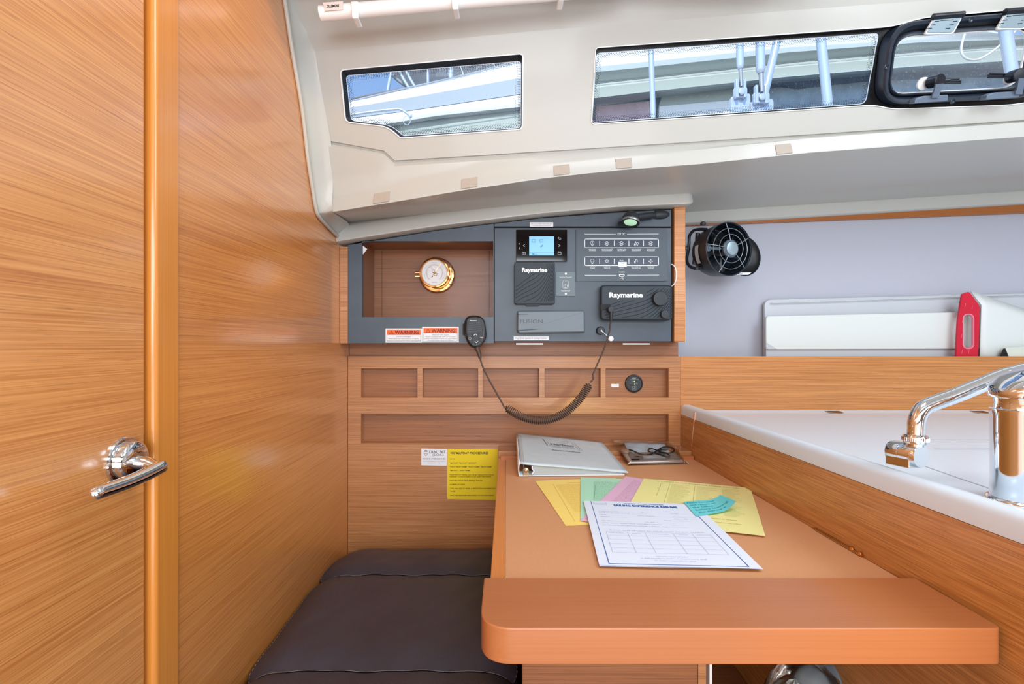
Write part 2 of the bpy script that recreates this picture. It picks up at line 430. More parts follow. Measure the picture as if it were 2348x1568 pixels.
M['fanwire'] = mat('fan_wire', (130, 140, 150), .25, metal=.6)
M['cord'] = mat('cord_brown_black', (76, 58, 50), .4)
M['mic'] = mat('mic_black', (34, 32, 36), .35)
M['lens'] = mat('lamp_lens', (205, 240, 215), .2, emis=(180, 255, 200), es=.35)
M['led'] = mat('led_green', (190, 255, 60), .3, emis=(200, 255, 80), es=3)
M['boatw'] = mat('outside_gelcoat', (236, 240, 244), .35)
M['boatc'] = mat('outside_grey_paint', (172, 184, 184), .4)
M['boatc2'] = mat('outside_cream_paint', (188, 198, 190), .4)
M['canvas'] = mat('outside_dark_canvas', (104, 112, 122), .8, var=(6, .2))
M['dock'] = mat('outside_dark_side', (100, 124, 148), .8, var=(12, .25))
M['dockpink'] = mat('outside_red_brown_side', (180, 156, 172), .8, var=(10, .15))
M['rope'] = mat('rope_white', (230, 232, 230), .7)
M['deck'] = mat('own_deck', (205, 210, 210), .6)
M['floor'] = wood('cabin_sole', (120, 78, 48), (84, 52, 32), 'x', rough=.4)
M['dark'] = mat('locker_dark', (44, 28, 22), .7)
# ------------------------------------------------------------------ cabin shell
XW = -0.449                                        # bulkhead plane on the left
XR, YB = 2.25, -1.75
def R(z): return CZ+z
WC = [(628, -130), (650, 0), (668, 120), (690, 250), (703, 360), (716, 450), (733, 500), (785, 553)]   # liner meets bulkhead
wpt = [PX(x, y, XW) for x, y in WC]
# bulkhead, cut along the liner
mb = MB()
out = [Vector((XW, .668, 0)), Vector((XW, 1.52, 0)), Vector((XW, 1.52, wpt[-1].z+.03))]+[p+Vector((0, .02, .012)) for p in wpt[::-1]]+[Vector((XW, .668, wpt[0].z))]
mb.prism(out, (-.02, 0, 0)); mb.build('wall_left', M['bulkhead'], kind='structure')
mb = MB(); mb.box(-.47, -.4455, .6205, .669, 0, 2.05); mb.build('trim_1', M['post'], kind='structure', bevel=.006, bseg=4, sm=50)
mb = MB(); mb.box(-.50, -.470, .590, .68, 0, 2.05); mb.build('trim_2', M['dark'], kind='structure')
door = MB().box(-.475, -.4535, -.35, .6125, .02, 2.0).build('door_1', M['door'], kind='structure', bevel=.0015)
MB().box(-.475, -.4535, YB, -.354, 0, 2.05).build('wall_left_aft', M['door'], kind='structure')
# lever handle on the door
hz = R(-.137); hy = .580
pl = MB(); pl.lathe((-.4535, hy, hz), (1, 0, 0), [(.0275, 0), (.0275, .002), (.0265, .0032), (.0245, .0036)], 48)
ho = pl.build('handle_rosette', M['chrome'], door, sm=30)
k = MB(); k.lathe((-.450, hy, hz), (1, 0, 0), [(.0225, 0), (.0225, .008), (.021, .0105), (.017, .0125), (.010, .0135), (.0001, .0138)], 48); k.build('handle_dome', M['chrome'], door, sm=40)
nk = MB(); nk.tube([(-.442, hy, hz-.002), (-.425, hy, hz-.004), (-.410, hy-.006, hz-.0065)], [.0085, .0075, .0062], 20)
nk.build('handle_neck', M['chrome'], door, sm=50)
lv = MB(); ss = [0, .0006, .0018, .0036, .0056, .008]+[.008+.0078*k for k in range(1, 12)]; ss += [.104-q for q in (.0068, .0052, .0034, .0018, .0006, 0)]
L = [Vector((-.408, .585-s, hz-.0065-.004*s/.104-.003*math.sin(s/.104*3.1))) for s in ss]
rad = [max(.0003, .0080*math.sqrt(max(0, 1-((.008-s)/.008)**2)) if s < .008 else (.0072*math.sqrt(max(0, 1-((s-.0968)/.0072)**2)) if s > .0968 else .0080-.0008*(s-.008)/.0888)) for s in ss]
lv.tube(L, rad, 24); lv.build('handle_lever', M['chrome'], door, sm=60)
for dy in (-.0065, .0065):
    MB().lathe((-.4385, hy+dy, hz-.0125), (.9, 0, -.4), [(.0026, 0), (.0024, .0006), (.0012, .0002)], 16).build('handle_screw', M['steel'], door, sm=40)
# room beyond the frame (reflections and bounce)
MB().box(-.47, XR, YB, 1.5, -.02, 0).build('floor', M['floor'], kind='structure')
MB().box(-.47, XR, YB-.03, YB, 0, 2.05).build('wall_aft', M['gelcoat2'], kind='structure')
MB().box(XR, XR+.03, YB, 1.6, 0, 2.3).build('wall_right', M['gelcoat2'], kind='structure')
# ------------------------------------------------------------------ liner
cols = [700, 770, 820, 860, 880, 905, 930, 980, 1060, 1150, 1240, 1330, 1420, 1520, 1600, 1700, 1840, 2000, 2170, 2348, 2520, 2750]
RIDGE = [(640, 126), (722, 118), (1240, 70), (1840, 22), (2348, -15), (2750, -44)]
GRV = [(640, 305), (750, 322), (880, 345), (905, 368), (1240, 347), (1840, 309), (2348, 275), (2750, 248)]
TAB = [(640, 502), (770, 483), (900, 462), (1060, 435), (1240, 408), (1400, 390), (1600, 375), (1840, 350), (2348, 312), (2750, 284)]
W1o = rpoly([(781, 161), (1199, 123.5), (1197, 296), (919, 316), (897, 297), (880, 289), (793, 279.5)], [10, 10, 10, 5, 20, 30, 12])
W1i = rpoly([(787, 170), (1196, 136), (1195, 293), (921, 311.5), (899, 293), (881, 285.5), (799, 276)], [10, 10, 9, 5, 20, 30, 12])
W2o = rpoly([(1366, 110), (2050, 61), (2108, 42), (2420, 14), (2412, 222), (2330, 240), (2045, 250), (2003, 240.5), (1356, 285)], [8, 40, 40, 30, 60, 60, 40, 20, 10])
W2p = rpoly([(1370, 118.5), (2027, 72), (1996, 237), (1359, 281)], [10, 12, 16, 10])
HGo = rpoly([(2032, 52), (2405, 22), (2375, 226), (2008, 244)], [70, 60, 60, 62], 10)      # hatch frame outline
HGm = rpoly([(2046, 75), (2376, 52), (2347, 208), (2027, 224)], [52, 50, 50, 46], 10)
HGi = rpoly([(2056, 84), (2366, 62), (2338, 200), (2040, 216)], [44, 44, 44, 34], 10)      # hatch glass
def offs(pts, d):
    n = len(pts); out = []
    for i in range(n):
        a = Vector(pts[i-1]); b = Vector(pts[(i+1) % n]); t = (b-a)
        if t.length < 1e-9: out.append(pts[i]); continue
        t.normalize(); out.append((pts[i][0]-t.y*d, pts[i][1]+t.x*d))
    return out
mb = MB()

outer = [(x, interp(RIDGE, x)) for x in cols if x > 730][::1]
outer = [(700, interp(RIDGE, 700))]+outer+[(x, interp(GRV, x)) for x in cols[::-1] if x > 760]+[(742, interp(GRV, 742))]
mb.holes([PL(*p) for p in outer], [[PL(*p) for p in W1o], [PL(*p) for p in W2o]])
def row(fn, off, xs=None): return [PL(x, fn(x), off) for x in (xs or cols)]
lc = [752]+[c for c in cols if c > 769]
g = lambda x: interp(GRV, x)
tb = lambda x: interp(TAB, x)
rows = [row(lambda x: g(x), 0, lc), row(lambda x: g(x)+2.5, -.006, lc), row(lambda x: g(x)+6, -.006, lc), row(lambda x: g(x)+13, .003, lc),
        row(lambda x: (g(x)+tb(x)-20)/2, .006, lc), row(lambda x: tb(x)-32, .012, lc), row(lambda x: tb(x)-27, .0145, lc), row(lambda x: tb(x)-4, .025, lc), row(tb, .026, lc)]
mb.grid(rows)
def zs(x): return R(.399+.063*(x-.558))
fr_ = rows[-1]
r2 = [p.copy() for p in fr_]
r3 = [Vector((p.x, p.y+.006, p.z-.001)) for p in fr_]
r4 = [Vector((p.x*1.0, 1.28, lerp(p.z, zs(p.x), .6))) for p in fr_]
r5 = [Vector((p.x, 1.47, zs(p.x))) for p in fr_]
for L in (r2, r3, r4, r5): L.insert(0, Vector((XW-.01, L[0].y, L[0].z-.004)))
mb.grid([r2, r3, r4, r5])
# cove between bulkhead and window side
PAIRS = [((628, -130), PL(690, -130), 1), ((650, 0), PL(708, 0), 1), ((668, 120), PL(722, 118), 1), ((690, 250), PL(745, 250), 1), ((703, 360), PL(763, 350, .002), 1), ((712, 420), PL(766, 420, .009), .9),
         ((722, 478), PL(769, 468, .0215), .6), ((731, 498), PL(773, 484, .0262), .35), ((757, 526), P(787, 502, 1.24), .2), ((783, 552), P(801, 517, 1.302), .15), ((786, 557), P(797, 552, 1.2935), .1)]
ca = smooth([PX(*p[0], XW) for p in PAIRS], 6); cb = smooth([p[1] for p in PAIRS], 6)
cw = [q.x for q in smooth([Vector((p[2], 0, 0)) for p in PAIRS], 6)]
def resamp(L, n):
    d = [0]
    for a, b in zip(L, L[1:]): d.append(d[-1]+(b-a).length)
    out = []
    for k in range(n):
        t = d[-1]*k/(n-1); i = 0
        while i < len(d)-2 and d[i+1] < t: i += 1
        out.append(L[i].lerp(L[i+1], (t-d[i])/max(d[i+1]-d[i], 1e-9)))
    return out
rws = []
for t in (0, .06, .14, .25, .38, .5, .62, .75, .86, .94, 1):
    r_ = []
    for a, b, w_ in zip(ca, cb, cw):
        ctl = a.lerp(b, .5).lerp(Vector((XW+.010, max(b.y-.004, a.y+.01), (a.z+b.z)/2)), w_)
        r_.append(a*(1-t)**2+ctl*2*t*(1-t)+b*t*t)
    rws.append(r_)
mb.grid(rws)
# overhead: from the ridge up to the deckhead
rg = [PL(x, interp(RIDGE, x)) for x in cols]; rg[0] = PL(700, 120)
u1 = [Vector((p.x, p.y-.02, p.z+.035)) for p in rg]
u2 = [Vector((p.x, .86, R(.86)+.05*p.x)) for p in rg]
u3 = [Vector((p.x, .60, R(.93)+.03*p.x)) for p in rg]
u4 = [Vector((p.x, 0, R(.95)+.02*p.x)) for p in rg]
u5 = [Vector((p.x*1.0, YB, R(.95))) for p in rg]
for L in (u1, u2, u3, u4, u5):
    if L is not u1: L[0] = Vector((XW-.02, L[0].y, L[0].z))
    L[-1] = Vector((XR+.1, L[-1].y, L[-1].z))
mb.grid([rg, u1, u2, u3, u4, u5])
mb.build('ceiling', M['gelcoat'], kind='structure', sm=32)
# extruded bead along the bulkhead edge of the liner
MB().tube([p+Vector((.004, -.004, -.002)) for p in ca[:-8]], .0045, 8).build('trim_3', M['gelcoat2'], kind='structure', sm=60)
# lower lip moulding over the instrument console
ZT = [(700, 528), (800, 515), (1000, 485), (1240, 453), (1440, 438), (1600, 437)]
ZB = [(700, 568), (795, 552), (1000, 520), (1240, 491), (1400, 477), (1545, 470), (1620, 468)]
mb = MB(); S = []
xs = [-.448, -.43]+[-.40+.05*i for i in range(18)]+[.47, .480, .488, .494, .498, .501]
for i, x in enumerate(xs):
    ztp = P(0, interp(ZT, CX+x*FP/1.303), 1.303).z; zbt = P(0, interp(ZB, CX+x*FP/1.292), 1.292).z
    e = max(0, (x-.475)/.033); dy = .030*e**2.2; dz = .018*e**2.5; dt = -.010*e**2
    S.append([Vector((x, 1.304+dy*.6, ztp+dt)), Vector((x, 1.300+dy*.7, ztp-.004+dt)), Vector((x, 1.294+dy, lerp(ztp, zbt, .5)+dz*.5)), Vector((x, 1.289+dy, zbt+.006+dz)),
              Vector((x, 1.2895+dy, zbt+.002+dz)), Vector((x, 1.294+dy, zbt+dz)), Vector((x, 1.36, zbt+dz+.002)), Vector((x, 1.46, zbt+.01+dz)), Vector((x, 1.46, ztp+.03)), Vector((x, 1.33, ztp+.02))])
vs = mb.grid(S, closed_u=True); mb.bm.faces.new(vs[0]); mb.bm.faces.new(vs[-1][::-1])
mb.build('trim_4', M['gelcoat'], kind='structure', sm=50)
# lip above the galley, wood trim and hull lining
tx = [.40, .56, .8, 1.05, 1.3, 1.55, 1.9, 2.25]
def ztr(x): return R(.362+(x-.55)*.0605/1.01)
def zbr(x): return R(.362-.002+(x-.55)*.0382/1.01)
mb = MB(); mb.grid([[Vector((x, 1.469, zs(x)+.004)) for x in tx], [Vector((x, 1.462, ztr(x)+.012)) for x in tx], [Vector((x, 1.462, ztr(x)+.004)) for x in tx], [Vector((x, 1.467, ztr(x))) for x in tx], [Vector((x, 1.50, ztr(x))) for x in tx]])
mb.build('trim_5', M['gelcoat'], kind='structure', sm=40)
mb = MB()
mb.grid([[Vector((x, 1.476, ztr(x))) for x in tx], [Vector((x, 1.476, zbr(x))) for x in tx], [Vector((x, 1.50, zbr(x))) for x in tx]])
mb.build('trim_6', M['trimwood'], kind='structure')
mb = MB(); mb.grid([[Vector((x, 1.49, z)) for x in (.40, 1.3, 2.27)] for z in (R(.5), R(.2), R(-.2))]); mb.build('wall_hull', M['hull'], kind='structure')
MB().box(.49, 2.25, 1.40, 1.49, R(-.10), R(-.085)).build('galley_shelf', M['galley'], label='wooden shelf bottom behind the galley fiddle where the white boards stand', cat='shelf')
# velcro tabs under the windows
for i, (a, b, w_) in enumerate(((862, 898, 'on the liner nearest the bulkhead, below the smaller window'), (1060, 1096, 'on the liner below the right half of the smaller window'),
                              (1268, 1304, 'on the liner below the gap between the two windows'), (1408, 1444, 'on the liner above the reading lamp'),
                              (1768, 1804, 'on the liner farthest right, under the long window'))):
    m_ = MB(); fa = lambda x, y, o=.0: PL(x, y, o)
    q = [(a, tb(a)-25), (b, tb(b)-25), (b, tb(b)-4), (a, tb(a)-4)]
    A = [PL(x, y, .0175 if k < 2 else .0275) for k, (x, y) in enumerate(q)]
    m_.prism(A, -PLN*.006); m_.build('velcro_tab', M['velcro'], label='small beige velcro tab '+w_, cat='velcro tab', group='velcro tabs along the liner', bevel=.0006)
# ------------------------------------------------------------------ windows
def loft(mb, A, offA, Bp, offB): mb.grid([[PL(x, y, offA) for x, y in A], [PL(x, y, offB) for x, y in Bp]], closed_u=True)
def dots(mb, outline, off, insets, step=6.0):
    for ins, r in insets:
        L = offs(outline, ins); n = len(L); d = [0]
        for i in range(n): d.append(d[-1]+(Vector(L[(i+1) % n])-Vector(L[i])).length)
        N = int(d[-1]/step); i = 0
        for k in range(N):
            t = d[-1]*(k+(.5 if ins in (6.2, 12.4) else 0))/N
            while d[i+1] < t and i < n-1: i += 1
            p = Vector(L[i]).lerp(Vector(L[(i+1) % n]), (t-d[i])/max(d[i+1]-d[i], 1e-9))
            mb.poly([PL(x, y, off) for x, y in ell(p.x, p.y, r, r, 6)])
INS = [(3.2, 1.15), (6.2, 1.05), (9.3, .9), (12.4, .7)]
sgn = -1
def sgn_of(pl):
    a = sum(p[0]*q[1]-q[0]*p[1] for p, q in zip(pl, pl[1:]+pl[:1])); return a
win1 = thing('window_1', None, None, PL(990, 220)); win1['kind'] = 'structure'
mb = MB(); loft(mb, W1o, 0, W1i, -.018); mb.build('gasket', M['gasket'], win1, sm=40)
mb = MB(); mb.ring([PL(x, y, .002) for x, y in offs(W1o, -1.6)], [PL(x, y, .002) for x, y in offs(W1o, .8)], -PLN*.004); mb.build('edge_trim', M['whiteedge'], win1)
mb = MB(); mb.holes([PL(x, y, -.0185) for x, y in offs(W1i, -14)], [[PL(x, y, -.0185) for x, y in W1i]]); mb.build('outer_frame', M['gasket'], win1)
mb = MB(); mb.poly([PL(x, y, -.020) for x, y in offs(W1i, -3)]); mb.build('pane', M['pane'], win1)
mb = MB(); mb.ring([PL(x, y, -.0193) for x, y in W1i], [PL(x, y, -.0193) for x, y in offs(W1i, 1.4)], -PLN*.0003); mb.build('halo_ring', M['halo'], win1)  # pale ring paints the bright halo along the glass border
mb = MB(); dots(mb, W1i, -.0195, INS, 3.8); mb.build('dotted_border', M['frit'], win1)
win2 = thing('window_2', None, None, PL(1680, 175)); win2['kind'] = 'structure'
mb = MB(); loft(mb, W2o, 0, offs(W2o, 1), -.014); mb.build('gasket', M['gasket'], win2, sm=40)
mb = MB(); mb.ring([PL(x, y, .002) for x, y in offs(W2o, -1.4)], [PL(x, y, .002) for x, y in offs(W2o, .6)], -PLN*.004); mb.build('edge_trim', M['whiteedge'], win2)
mb = MB(); mb.holes([PL(x, y, -.0145) for x, y in offs(W2o, -10)], [[PL(x, y, -.0145) for x, y in W2p], [PL(x, y, -.0145) for x, y in HGm]]); mb.build('black_band', M['gasket'], win2)
mb = MB(); mb.poly([PL(x, y, -.017) for x, y in offs(W2p, -3)]); mb.build('pane', M['pane'], win2)
mb = MB(); mb.ring([PL(x, y, -.0163) for x, y in W2p], [PL(x, y, -.0163) for x, y in offs(W2p, 1.4)], -PLN*.0003); mb.build('halo_ring', M['halo'], win2)  # same painted halo on the long window
mb = MB(); dots(mb, W2p, -.0165, INS, 3.8); mb.build('dotted_border', M['frit'], win2)
# opening porthole hatch
win3 = thing('window_3', None, None, PL(2200, 140)); win3['kind'] = 'structure'
mb = MB(); loft(mb, HGo, -.012, offs(HGo, 2), .010)
mb.grid([[PL(x, y, .010) for x, y in offs(HGo, 2)], [PL(x, y, .014) for x, y in offs(HGo, 5)], [PL(x, y, .013) for x, y in offs(HGo, 12)], [PL(x, y, .006) for x, y in offs(HGo, 17)]], closed_u=True)
mb.build('outer_frame', M['hatch'], win3, sm=35)
mb = MB(); loft(mb, offs(HGo, 17), .006, HGm, .002); loft(mb, HGm, .002, offs(HGm, 2), .004); mb.build('inner_frame', M['gasket'], win3, sm=35)
mb = MB(); mb.grid([[PL(x, y, .003) for x, y in HGm], [PL(x, y, .008) for x, y in offs(HGm, 3)], [PL(x, y, .008) for x, y in offs(HGm, 6)], [PL(x, y, -.004) for x, y in HGi]], closed_u=True); mb.build('lid_frame', M['hatch'], win3, sm=35)
mb = MB(); mb.ring([PL(x, y, -.003) for x, y in HGi], [PL(x, y, -.003) for x, y in offs(HGi, 2.2)], -PLN*.004); mb.build('seal', M['whiteedge'], win3)
mb = MB(); mb.poly([PL(x, y, -.006) for x, y in HGi]); mb.build('pane', M['panedirty'], win3)
for hx in (0, 162):
    dy = -hx*.068
    q = lambda pts: [(x+hx, y+dy) for x, y in pts]
    mb = MB(); mb.prism([PL(x, y, .022) for x, y in rpoly(q([(2127, 43), (2189, 37), (2165, 80), (2107, 80)]), [2, 3, 7, 5])], -PLN*.005); hg = mb.build('hinge', M['hatchm'], win3, bevel=.0008)
    mb = MB(); mb.prism([PL(x, y, .0205) for x, y in rpoly(q([(2125, 46), (2192, 36), (2168, 82.5), (2103, 83.5)]), [2, 3, 8, 6])], -PLN*.006); mb.build('hinge_plate', M['whiteedge'], win3, bevel=.0008)
    mb = MB(); a, b = PL(2122+hx, 44+dy, .020), PL(2190+hx, 38.5+dy, .020); mb.tube([a, b], .0062, 12); mb.build('hinge_barrel', M['latch'], win3, sm=50)
    mb = MB()
    for k in range(3):
        x0, y0 = 2124-8*k+hx, 55+dy+8*k
        for xx, ww in ((x0, 9), (x0+41, 9)): mb.line(lambda a_, b_: PL(a_, b_, .0225), [(xx, y0), (xx+ww, y0-.8)], 1.6)
    mb.line(lambda a_, b_: PL(a_, b_, .0225), [(2137+hx, 53+dy), (2166+hx, 51+dy)], 1.2)
    mb.build('hinge_slot', M['latch'], win3)
for (x, y) in ((2214, 48.5), (2023, 155), (2173, 233)):
    MB().lathe(PL(x, y, .012), PLN, [(.0055, 0), (.0055, .002), (.0042, .003), (.0035, .0018), (.0018, .0012)], 18).build('frame_screw', M['hatch'], win3, sm=40)
for i, (bx, by, px_, py_, tipx) in enumerate(((2111, 224, 2118, 191, 2171), (2270, 216, 2300, 179, 2231))):
    # base wedge
    w0 = -38 if i == 0 else -37
    mb = MB(); mb.prism([PL(x, y, .030) for x, y in rpoly([(bx+w0+3, by+5), (bx+w0+20, by-1), (bx+38, by-4), (bx+37, by+10), (bx+w0, by+16)], 3)], -PLN*.018); mb.build('latch_base', M['latchg'], win3, bevel=.002, bseg=3, sm=50)
    sx = 1 if i == 0 else -1
    mb = MB(); mb.grid([[PL(px_-2*sx-7, by+2, .03), PL(px_-2*sx+9, by+2, .03)], [PL(px_-sx-7, by-14, .036), PL(px_-sx+7, by-14, .036)], [PL(px_-8, py_+6, .040), PL(px_+10, py_+5, .040)]])
    mb.build('latch_arm', M['latchg'], win3, solid=.004)
    mb = MB(); mb.lathe(PL(px_, py_, .018), PLN+Vector((.15*sx, 0, .1)), [(.0125, 0), (.0125, .022), (.011, .0235), (.0001, .024)], 26); mb.build('latch_knob', M['latch'], win3, sm=40)
    mb = MB()
    for k in range(3): mb.tube([PL(px_+10*sx, py_-3+3.2*k, .034), PL(tipx-(0 if k != 1 else 0)+(-4*sx if k == 0 else 0), py_-5+4.2*k, .036)], .0019, 8)
    mb.tube([PL(px_+6*sx, py_, .034), PL((px_+tipx)/2, py_-1, .035)], .005, 10, flat=.6)
    mb.build('latch_lever', M['latch'], win3, sm=50)
    MB().lathe(PL(px_-8*sx, py_+2, .006), PLN, [(.013, 0), (.013, .004), (.009, .006)], 24).build('latch_washer', M['whiteedge'], win3, sm=40)
# ------------------------------------------------------------------ joinery at the back of the chart table
YP, YE = 1.386, 1.323
xl, xr = XW+.001, P(1560, 0, YP).x
cab = thing('pigeonhole_panel', 'light wood panel with five small pigeonholes and one long recess behind the chart table', 'storage panel', ((xl+xr)/2, YP, R(-.60)))
f = lambda pts, Y=YP: fr(pts, Y)
row1 = [(828, 957), (969, 1096), (1107, 1236), (1249, 1377), (1389, 1533)]
lp = CX+XW*FP/YP+.5
mb = MB()
outer = [P(lp, 817, YP), P(1560, 817, YP), P(1560, 1300, YP), P(lp, 1300, YP)]
mb.holes(outer, [f([(a, 845), (b, 845), (b, 911), (a, 911)]) for a, b in row1]+[f([(828, 950), (1533, 950), (1533, 1016), (828, 1016)])], (0, .022, 0))
mb.build('face_panel', M['back'], cab, bevel=.0006, bseg=1)
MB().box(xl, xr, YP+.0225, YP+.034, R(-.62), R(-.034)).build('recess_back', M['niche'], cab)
MB().box(xl, xr, YP-.0008, YP+.0, R(-.0335)-.0006, R(-.0335)).build('top_edge', M['post'], cab)
# recessed band between the panel and the console
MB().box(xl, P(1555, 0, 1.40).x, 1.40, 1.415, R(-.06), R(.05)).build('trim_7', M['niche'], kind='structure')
# console ------------------------------------------------------------
con = thing('instrument_console', 'dark slate instrument console with wooden end boards and a smoked window', 'console', ((P(780, 0, YE).x+P(1572, 0, YE).x)/2, YE, R(.005)))
x0b, x1b = XW+.0005, P(797, 0, YE-.004).x
MB().box(x0b, x1b, YE-.004, 1.40, P(0, 787.5, YE).z, P(0, 566, YE).z).build('end_board', M['back'], con, bevel=.001)
MB().box(P(1546, 0, YE-.006).x, P(1572, 0, YE-.006).x, YE-.006, 1.42, P(0, 783, YE).z, P(0, 468, YE).z).build('end_board', M['galley'], con, bevel=.0015)
MB().box(P(1572, 0, YE-.006).x-.0005, P(1572, 0, YE-.006).x+.0008, YE-.003, 1.42, P(0, 784, YE).z, P(0, 640, YE).z).build('edge_strip', M['whiteedge'], con)
top = lambda x: interp([(797, 562), (1000, 529), (1240, 500), (1400, 488), (1545, 480)], x)
F0 = .016
mb = MB()
tp = [797, 860, 930, 1000, 1080, 1132]
o_ = [(x, top(x)) for x in tp]+[(1132, 787), (797, 787)]
hole = [(830, 553), (1131, 553), (1131, 727), (830, 727)]
mb.holes(f(o_, YE), [f(hole, YE)], (0, F0, 0)); mb.build('window_frame', M['fascia'], con)
mb = MB(); tp = [1133.5, 1240, 1400, 1539]
mb.prism(f([(x, top(x)) for x in tp]+[(1539, 519.5), (1133.5, 519.5)], YE), (0, F0, 0)); mb.build('top_strip', M['fascia'], con, bevel=.0006, bseg=1)
mb = MB(); mb.prism(f([(1134, 522.5), (1539, 522.5), (1539, 783), (1134, 783)], YE), (0, F0, 0)); mb.build('hinged_panel', M['fascia'], con, bevel=.0008, bseg=1)
mb = MB(); mb.prism(f([(790, 548), (1240, 485), (1400, 474), (1546, 466), (1546, 784), (1536, 784), (1536, 530), (1134, 530), (1133, 552), (797, 552)], YE+.010), (0, .006, 0)); mb.build('shadow_gap', M['gap'], con)
MB().prism(f([(1131.3, 556), (1134.5, 556), (1134.5, 786), (1131.3, 786)], YE+.010), (0, .006, 0)).build('panel_joint', M['gap'], con)
for a in (1183, 1427): MB().box(P(a, 0, YE).x, P(a+62, 0, YE).x, YE-.004, YE+.006, P(0, 790.5, YE).z, P(0, 787, YE).z).build('hinge_clip', M['steel'], con, bevel=.0008)
# niche behind the smoked window
nx0, nx1, nz0, nz1, nyb = P(828, 0, YE).x, P(1131.8, 0, YE).x, P(0, 728.5, YE).z, P(0, 551, YE).z, 1.455
mb = MB()
a0 = [Vector((nx0, YE+F0, nz0)), Vector((nx1, YE+F0, nz0)), Vector((nx1, YE+F0, nz1)), Vector((nx0, YE+F0, nz1))]
b0 = [Vector((nx0+.0, nyb, nz0-.002)), Vector((nx1+.005, nyb, nz0-.002)), Vector((nx1+.005, nyb, nz1)), Vector((nx0, nyb, nz1))]
for i in range(4): mb.poly([a0[i], a0[(i+1) % 4], b0[(i+1) % 4], b0[i]])
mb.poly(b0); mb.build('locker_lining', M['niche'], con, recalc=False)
for xx in (876, 1122): MB().line(lambda a_, b_: P(a_, b_, nyb-.0006), [(xx, 575), (xx, 735)], .9).build('locker_seam', M['dark'], con)
MB().poly([(nx0, YE+.005, nz0), (nx1, YE+.005, nz0), (nx1, YE+.005, nz1), (nx0, YE+.005, nz1)]).build('smoked_pane', M['acryl'], con)
MB().prism(f([(832, 563), (842, 571), (832, 584)], YE+.002), (0, .0005, 0)).build('label_corner', M['labelw'], con)
# barometer -----------------------------------------------------------
bc = P(1003, 632, nyb)
baro = thing('barometer', 'round brass ship barometer with white dial inside the smoked window locker', 'barometer', (bc.x, nyb-.002, bc.z-.05))
MB().lathe((bc.x, nyb-.001, bc.z), (0, -1, 0), [(.0535, 0), (.0535, .003), (.0515, .0055), (.047, .007), (.040, .0075)], 56).build('base_flange', M['brass'], baro, sm=40)
for an in (35, 145, 215, 325):
    t = math.radians(an); MB().lathe((bc.x+.0475*math.cos(t), nyb-.0078, bc.z+.0475*math.sin(t)), (0, -1, 0), [(.0028, 0), (.0024, .001), (.0008, .0013)], 12).build('flange_screw', M['brassd'], baro, sm=40)
MB().lathe((bc.x, nyb-.008, bc.z), (0, -1, 0), [(.037, 0), (.038, .006), (.038, .040), (.041, .044), (.0435, .047), (.044, .052), (.042, .056), (.0385, .057), (.0365, .0545), (.0362, .050)], 64, caps=False).build('case', M['brass'], baro, sm=40)
fy = nyb-.008-.050
MB().lathe((bc.x, fy, bc.z), (0, -1, 0), [(.0368, 0), (.0366, .0005)], 48).build('dial', M['dial'], baro)
def bf(a, b): return Vector((bc.x+a, fy-.0012, bc.z+b))
mb = MB()
def arc(r, a0_, a1_, n=40): return [(r*math.cos(math.radians(lerp(a0_, a1_, k/n))), r*math.sin(math.radians(lerp(a0_, a1_, k/n)))) for k in range(n+1)]
mb.line(bf, arc(.0228, -52, 232), .0007); mb.line(bf, arc(.0255, -52, 232), .0003)
for k in range(31):
    t = math.radians(-52+284*k/30); L_ = .002 if k % 5 else .0035
    mb.line(bf, [((.0228-L_)*math.cos(t), (.0228-L_)*math.sin(t)), (.0228*math.cos(t), .0228*math.sin(t))], .0003)
for s_, an, h_ in (('Change', 90, .0032), ('Rain', 145, .0032), ('Stormy', 200, .0030), ('Fair', 35, .0032), ('Very Dry', -20, .0030)):
    t = math.radians(an); n_ = len(s_)
    for i, ch in enumerate(s_):
        if ch == ' ': continue
        u = t-(i-(n_-1)/2)*.085; c_, q_ = math.cos(u), math.sin(u)
        mb.text(ch, lambda a, b, c_=c_, q_=q_: bf(.0285*c_+a*q_+b*c_, .0285*q_-a*c_+b*q_), 0, 0, h_*.8, align='c', up=1)
mb.text('BAROMETER', bf, 0, -.0285, .0018, align='c', up=1); mb.text('990', bf, -.0115, .0135, .0018, align='c', up=1); mb.text('1020', bf, .012, .0135, .0018, align='c', up=1)
mb.build('dial_print', M['inkdial'], baro)
mb = MB(); mb.line(bf, [(.002, .003), (.0175, .026)], .0009); mb.build('needle', M['brass'], baro)
mb = MB(); mb.line(bf, [(.0, 0), (-.007, -.011)], .0010); mb.fill(bf, [(-.0045, -.0085), (-.0072, -.0088), (-.0095, -.0145), (-.0040, -.0105)])
for c_ in ((-.003, .004), (.003, -.004)): mb.line(bf, [(c_[0]+x, c_[1]+y) for x, y in arc(.0045, 0, 360, 18)], .0012)
mb.build('weather_hand', M['brassd'], baro)
MB().lathe((bc.x, fy-.0012, bc.z), (0, -1, 0), [(.0035, 0), (.003, .002), (.0006, .0024)], 16).build('hub', M['brassd'], baro, sm=40)
hb = bc.x+.046
mb = MB(); 
for dz in (.011, -.011): mb.box(bc.x+.038, hb+.003, fy-.004, fy+.006, bc.z+dz-.002, bc.z+dz+.002)
mb.tube([(hb, fy, bc.z-.013), (hb, fy, bc.z+.013)], .0020, 10); mb.build('hinge', M['brass'], baro, bevel=.0004)
mb = MB(); mb.tube([(bc.x-.042, fy, bc.z), (bc.x-.055, fy, bc.z)], .0045, 14); mb.box(bc.x-.055, bc.x-.042, fy-.001, fy+.004, bc.z-.012, bc.z-.008); mb.build('clamp_screw', M['brass'], baro, sm=50, bevel=.0004)

